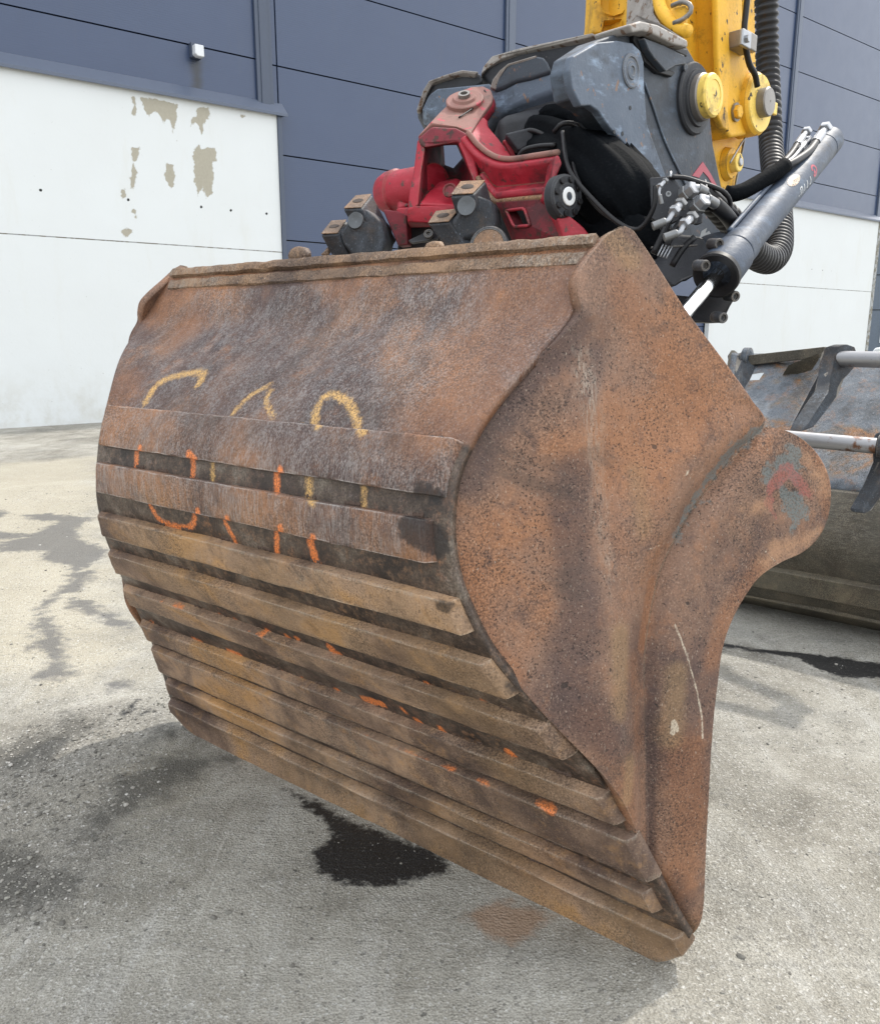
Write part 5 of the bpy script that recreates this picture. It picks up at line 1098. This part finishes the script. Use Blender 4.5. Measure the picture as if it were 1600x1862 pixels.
# ================================================================ SECOND BUCKET (standing behind, right)
AX2, S2 = hd(-50.0), hd(40.0)
b2n = empty('digging_bucket', gnd(1560, 1120), 'grey scraped bucket with two steel pins standing on the ground at the right', 'bucket')
GREYB = [(.34, (.05, .058, .068)), (.43, (.10, .118, .14)), (.52, (.15, .172, .20)), (.585, (.17, .155, .14)), (.64, (.32, .155, .065))]
M['b2_top'] = rust('scraped_blue_grey_bucket', GREYB, grey=(.33, .36, .39), seed=4.2, streak=(2, 2, 1), gthr=(.42, .6), pit=.25, big=4.5)
M['b2_rib'] = rust('muddy_strip_steel', [(.3, (.06, .055, .042)), (.5, (.13, .115, .085)), (.7, (.22, .18, .12))], grey=(.3, .28, .24), seed=8.8, gthr=(.45, .6), big=4, wearedge=(.36, .33, .27))
M['b2_low'] = rust('muddy_bucket_steel', [(.3, (.045, .042, .034)), (.5, (.09, .08, .06)), (.7, (.16, .13, .09))], grey=(.26, .24, .2), seed=6.6, gthr=(.5, .7), big=4)
PR = [(1620,1152,3.50),(1620,1132,3.46),(1620,1098,3.40),(1620,1050,3.36),(1620,1005,3.34),(1620,950,3.38),(1620,905,3.44),(1620,872,3.50),(1620,770,3.74),(1620,690,3.96),(1620,652,4.06)]
KH = 1.272 / 1.36
_P3 = P3
def P3(x, y, Y): return _P3(x, y, Y * KH)
P2 = np.array([P3(*p) for p in PR]); P2[0] = P2[1] + hd(40.0) * .30; P2[0][2] = .004; P2[1][2] = max(P2[1][2], .03)
def b2pt(i, L): return P2[i] + AX2 * L
prf = catmull(P2, 6); L0_, L1_ = -1.15, .74
nn_ = 60; V = [p + AX2 * L for p in prf for L in np.linspace(L0_, L1_, nn_)]
V = np.array(V); V += np.array([[mn.noise(Vector(v * 3)) * .008] * 3 for v in V])
kk = 6 * 6
g_all = grid_faces(len(prf), nn_)
row = g_all[:, 0] // nn_
mesh_np('back_sheet', V, g_all[row >= kk], M['b2_top'], b2n, smooth=True, solid=.02)
mesh_np('curved_sheet', V, g_all[row < kk], M['b2_low'], b2n, smooth=True, solid=.02)
for a, b, inset in ((.45, 1.45, 0), (1.95, 2.75, 0)):
    def pi_(f): i = int(f); t = f - i; return P2[i] * (1 - t) + P2[i + 1] * t
    pa, pb = pi_(a), pi_(b); dn_ = nrm(np.cross(AX2, pb - pa)); dn_ = dn_ if dn_[1] < 0 else -dn_
    q = [pa, pb, pb + dn_ * .05, pa + dn_ * .055]
    o = prism('wear_strip', np.array(q) + AX2 * L0_, AX2 * (L1_ - L0_), M['b2_rib'], b2n, .005)
o = prism('cutting_edge', np.array([P2[1] + [0, .02, -.004], P2[1] + [0, .02, .018], P2[1] + [0, -.045, .022], P2[1] + [0, -.05, .0]]) + AX2 * L0_, AX2 * (L1_ - L0_), M['b2_low'], b2n, .004)
# left end plate with a rounded top lug
zdir = ZZ
epl = [p for p in prf] + [P2[-1] + S2 * .03 + ZZ * .03, P2[-1] + S2 * .10 + ZZ * .01, P2[-1] + S2 * .22 - ZZ * .35, P2[0] + S2 * .75, ]
prism('end_plate', np.array(epl) + AX2 * L1_, AX2 * .02, M['b2_low'], b2n, .004)
cL = P3(1352, 652, 4.45)
lathe('end_lug', cL, AX2 * -1, [(0, .055), (.03, .055), (.032, .05), (.032, 0)], M['claw'], b2n, 24)
prism('end_lug_arm', [P3(1338, 648, 4.44), P3(1352, 634, 4.44), P3(1366, 650, 4.44), P3(1365, 662, 4.44), P3(1345, 720, 4.3), P3(1330, 700, 4.3)], AX2 * -.03, M['claw'], b2n, .006)
box('top_flange', (P3(1362, 655, 4.42) + P3(1500, 640, 4.2)) / 2, P3(1500, 640, 4.2) - P3(1362, 655, 4.42), S2 * .04, ZZ * .05, M['b2_low'], b2n, .004)
prism('brace', [P3(1432, 664, 4.2), P3(1490, 640, 4.1), P3(1488, 655, 4.1), P3(1445, 667, 4.2)], (0, .06, -.05), M['b2_low'], b2n, .004)
# hinge ears
def ear_(L, vec, nm='hinge_ear'): return rough(prism(nm, np.array([P3(*p) for p in L]), vec, M['claw'], b2n, .008, 3), .003, 20)
e1 = ear_([(1490,645,3.84),(1500,630,3.84),(1515,625,3.84),(1530,631,3.85),(1536,645,3.86),(1528,668,3.86),(1510,690,3.82),(1500,720,3.74),(1455,775,3.62),(1432,784,3.58),(1440,768,3.60),(1478,712,3.70),(1486,680,3.80)], AX2 * -.055)
e2 = ear_([(1582,800,3.28),(1590,787,3.28),(1602,782,3.28),(1625,790,3.28),(1628,830,3.28),(1604,850,3.28),(1590,880,3.26),(1560,925,3.20),(1545,932,3.20),(1542,925,3.20),(1568,880,3.24),(1585,840,3.27)], AX2 * -.05)
def rodp(nm, a, b, r, mat):
    d = b - a; return lathe(nm, a, d, [(0, r), (np.linalg.norm(d), r)], mat, b2n, 32)
s = N('worn_bright_pin'); c = s.mix(s.step(s.noise(3.3, 6, .7), .56, .62), (.30, .30, .31), (.15, .075, .045)); c = s.mix(s.step(s.noise(14, 5, .7), .62, .7), c, (.04, .035, .03)); M['pin'] = s.fin(c, .38, .6, s.bump(s.noise(90, 3, .6), .001, .5))
rodp('hinge_pin', P3(1505, 652, 3.86), P3(1680, 656, 3.5), .034, M['pin'])
rodp('hinge_pin', P3(1425, 796, 3.40), P3(1592, 811, 3.22), .030, M['pin'])
rodp('pin_collar', P3(1596, 811, 3.22), P3(1640, 814, 3.17), .042, M['claw'])
# label plate and window hole on the grey sheet
s_w = plain('pale_hole_view', (.62, .66, .68), .6)
def on_sheet(px, py):  # sheet between P2[7] and P2[10]
    n = nrm(np.cross(AX2, P2[9] - P2[8])); n = n if n[1] < 0 else -n; return onpl(px, py, P2[8] + n * .012, n), n
q_ = [on_sheet(*p)[0] for p in ((1360, 681), (1389, 680), (1380, 693), (1353, 694))]; nq = on_sheet(1370, 690)[1]
fr = prism('plate_frame', [np.mean(q_, 0) + (p - np.mean(q_, 0)) * 1.25 for p in q_], nq * .006, M['claw'], b2n, .001)
prism('name_plate', [p + nq * .006 for p in q_], nq * .002, s_w, b2n, .0)
for q4 in ([(1350,698),(1378,698),(1376,702),(1348,702)], [(1346,704),(1366,704),(1362,709),(1344,709)], [(1384,704),(1394,705),(1390,710),(1380,710)]):
    prism('stencil_mark', [on_sheet(*p)[0] for p in q4], nq * .001, plain('faded_cream_print', (.45, .38, .28), .7), b2n, 0)

# ================================================================ FAR RIGHT: building and car past the corner
fb = empty('office_building', P3(1700, 625, 48) * [1, 1, 0], 'distant slate grey building past the warehouse corner with a bright blue sign', 'building')
FBN = hd(180 + 28)
fo = P3(1560, 640, 48) * [1, 1, 0]
FU = hd(28 + 90)
M['slate'] = plain('slate_wall', (.13, .16, .20), .6); M['bsign'] = plain('bright_blue_sign', (.03, .28, .75), .5); M['wfr'] = plain('white_frame', (.7, .72, .73), .5); M['glass'] = plain('dark_window_glass', (.03, .035, .04), .1, 0, 0, .1)
def fbx(nm, u0, u1, z0, z1, off, th, mat, par=None): return box(nm, fo + FU * (u0 + u1) / 2 + ZZ * (z0 + z1) / 2 + FBN * off, FU * (u1 - u0), FBN * th, ZZ * (z1 - z0), mat, par or fb, .01)
fbx('wall', -3, 14, 0, 9.5, 0, .3, M['slate'])
fbx('sign_band', .5, 9, 6.2, 8.2, .25, .25, M['bsign'])
for z in (2.6, 4.4): fbx('wall_joint', -3, 14, z, z + .05, .16, .03, M['glass'])
wf = fbx('window', .95, 2.1, .9, 2.5, .18, .08, M['wfr']); fbx('pane', 1.1, 1.95, 1.02, 2.38, .23, .03, M['glass'], wf)
wf = fbx('window', 4.2, 6, .9, 2.5, .18, .08, M['wfr']); fbx('pane', 4.35, 5.85, 1.02, 2.38, .23, .03, M['glass'], wf)
cp = P3(1583, 650, 34); cp[2] = 0
P3 = _P3
car = empty('parked_car', cp + FU * 2.1, 'white parked car just past the warehouse corner, cut by the photo edge', 'car')
M['car'] = plain('white_car_paint', (.72, .74, .75), .25, 0, 0, .05); M['cglass'] = plain('green_tinted_glass', (.10, .17, .16), .12, 0, 0, .1); M['tyre'] = plain('tyre_rubber', (.02, .02, .02), .8)
def carp(x, y, z): return cp + FU * x - FBN * -y + ZZ * z
side = [(0,.35),(.02,.62),(.12,.80),(.95,.93),(1.25,1.30),(1.70,1.47),(2.5,1.50),(3.3,1.42),(3.95,1.02),(4.25,.95),(4.32,.6),(4.25,.35)]
low = [(0,.30),(.0,.62),(.10,.80),(.9,.92),(3.95,1.0),(4.28,.93),(4.34,.6),(4.28,.30)]
cab = [(.9,.92),(1.25,1.30),(1.70,1.48),(2.5,1.52),(3.3,1.43),(3.98,1.0)]
prism('body', [carp(x, 0, z) for x, z in low], FBN * -1.75, M['car'], car, .06, 3)
prism('roof', [carp(x, -.08, z) for x, z in cab], FBN * -1.55, M['car'], car, .05, 3)
prism('side_window', [carp(x, .005 - .08, z) for x, z in [(1.15,1.0),(1.42,1.30),(1.75,1.40),(2.35,1.42),(2.35,1.0)]], FBN * .02, M['cglass'], car, .005)
prism('side_window', [carp(x, .005 - .08, z) for x, z in [(2.45,1.0),(2.45,1.42),(3.1,1.36),(3.6,1.03)]], FBN * .02, M['cglass'], car, .005)
box('mirror', carp(1.25, .12, 1.05), FU * .12, FBN * .2, ZZ * .14, M['car'], car, .03)
for x in (.8, 3.5):
    wh = lathe('wheel', carp(x, -.15, .32), FBN, [(0, .2), (.0, .32), (.18, .32), (.2, .29), (.19, .2)], M['tyre'], car, 32)
    lathe('rim', carp(x, .0, .32), FBN, [(0, .2), (.03, .19), (.02, .06), (.04, .05), (.04, 0)], M['zinc'], wh, 20)
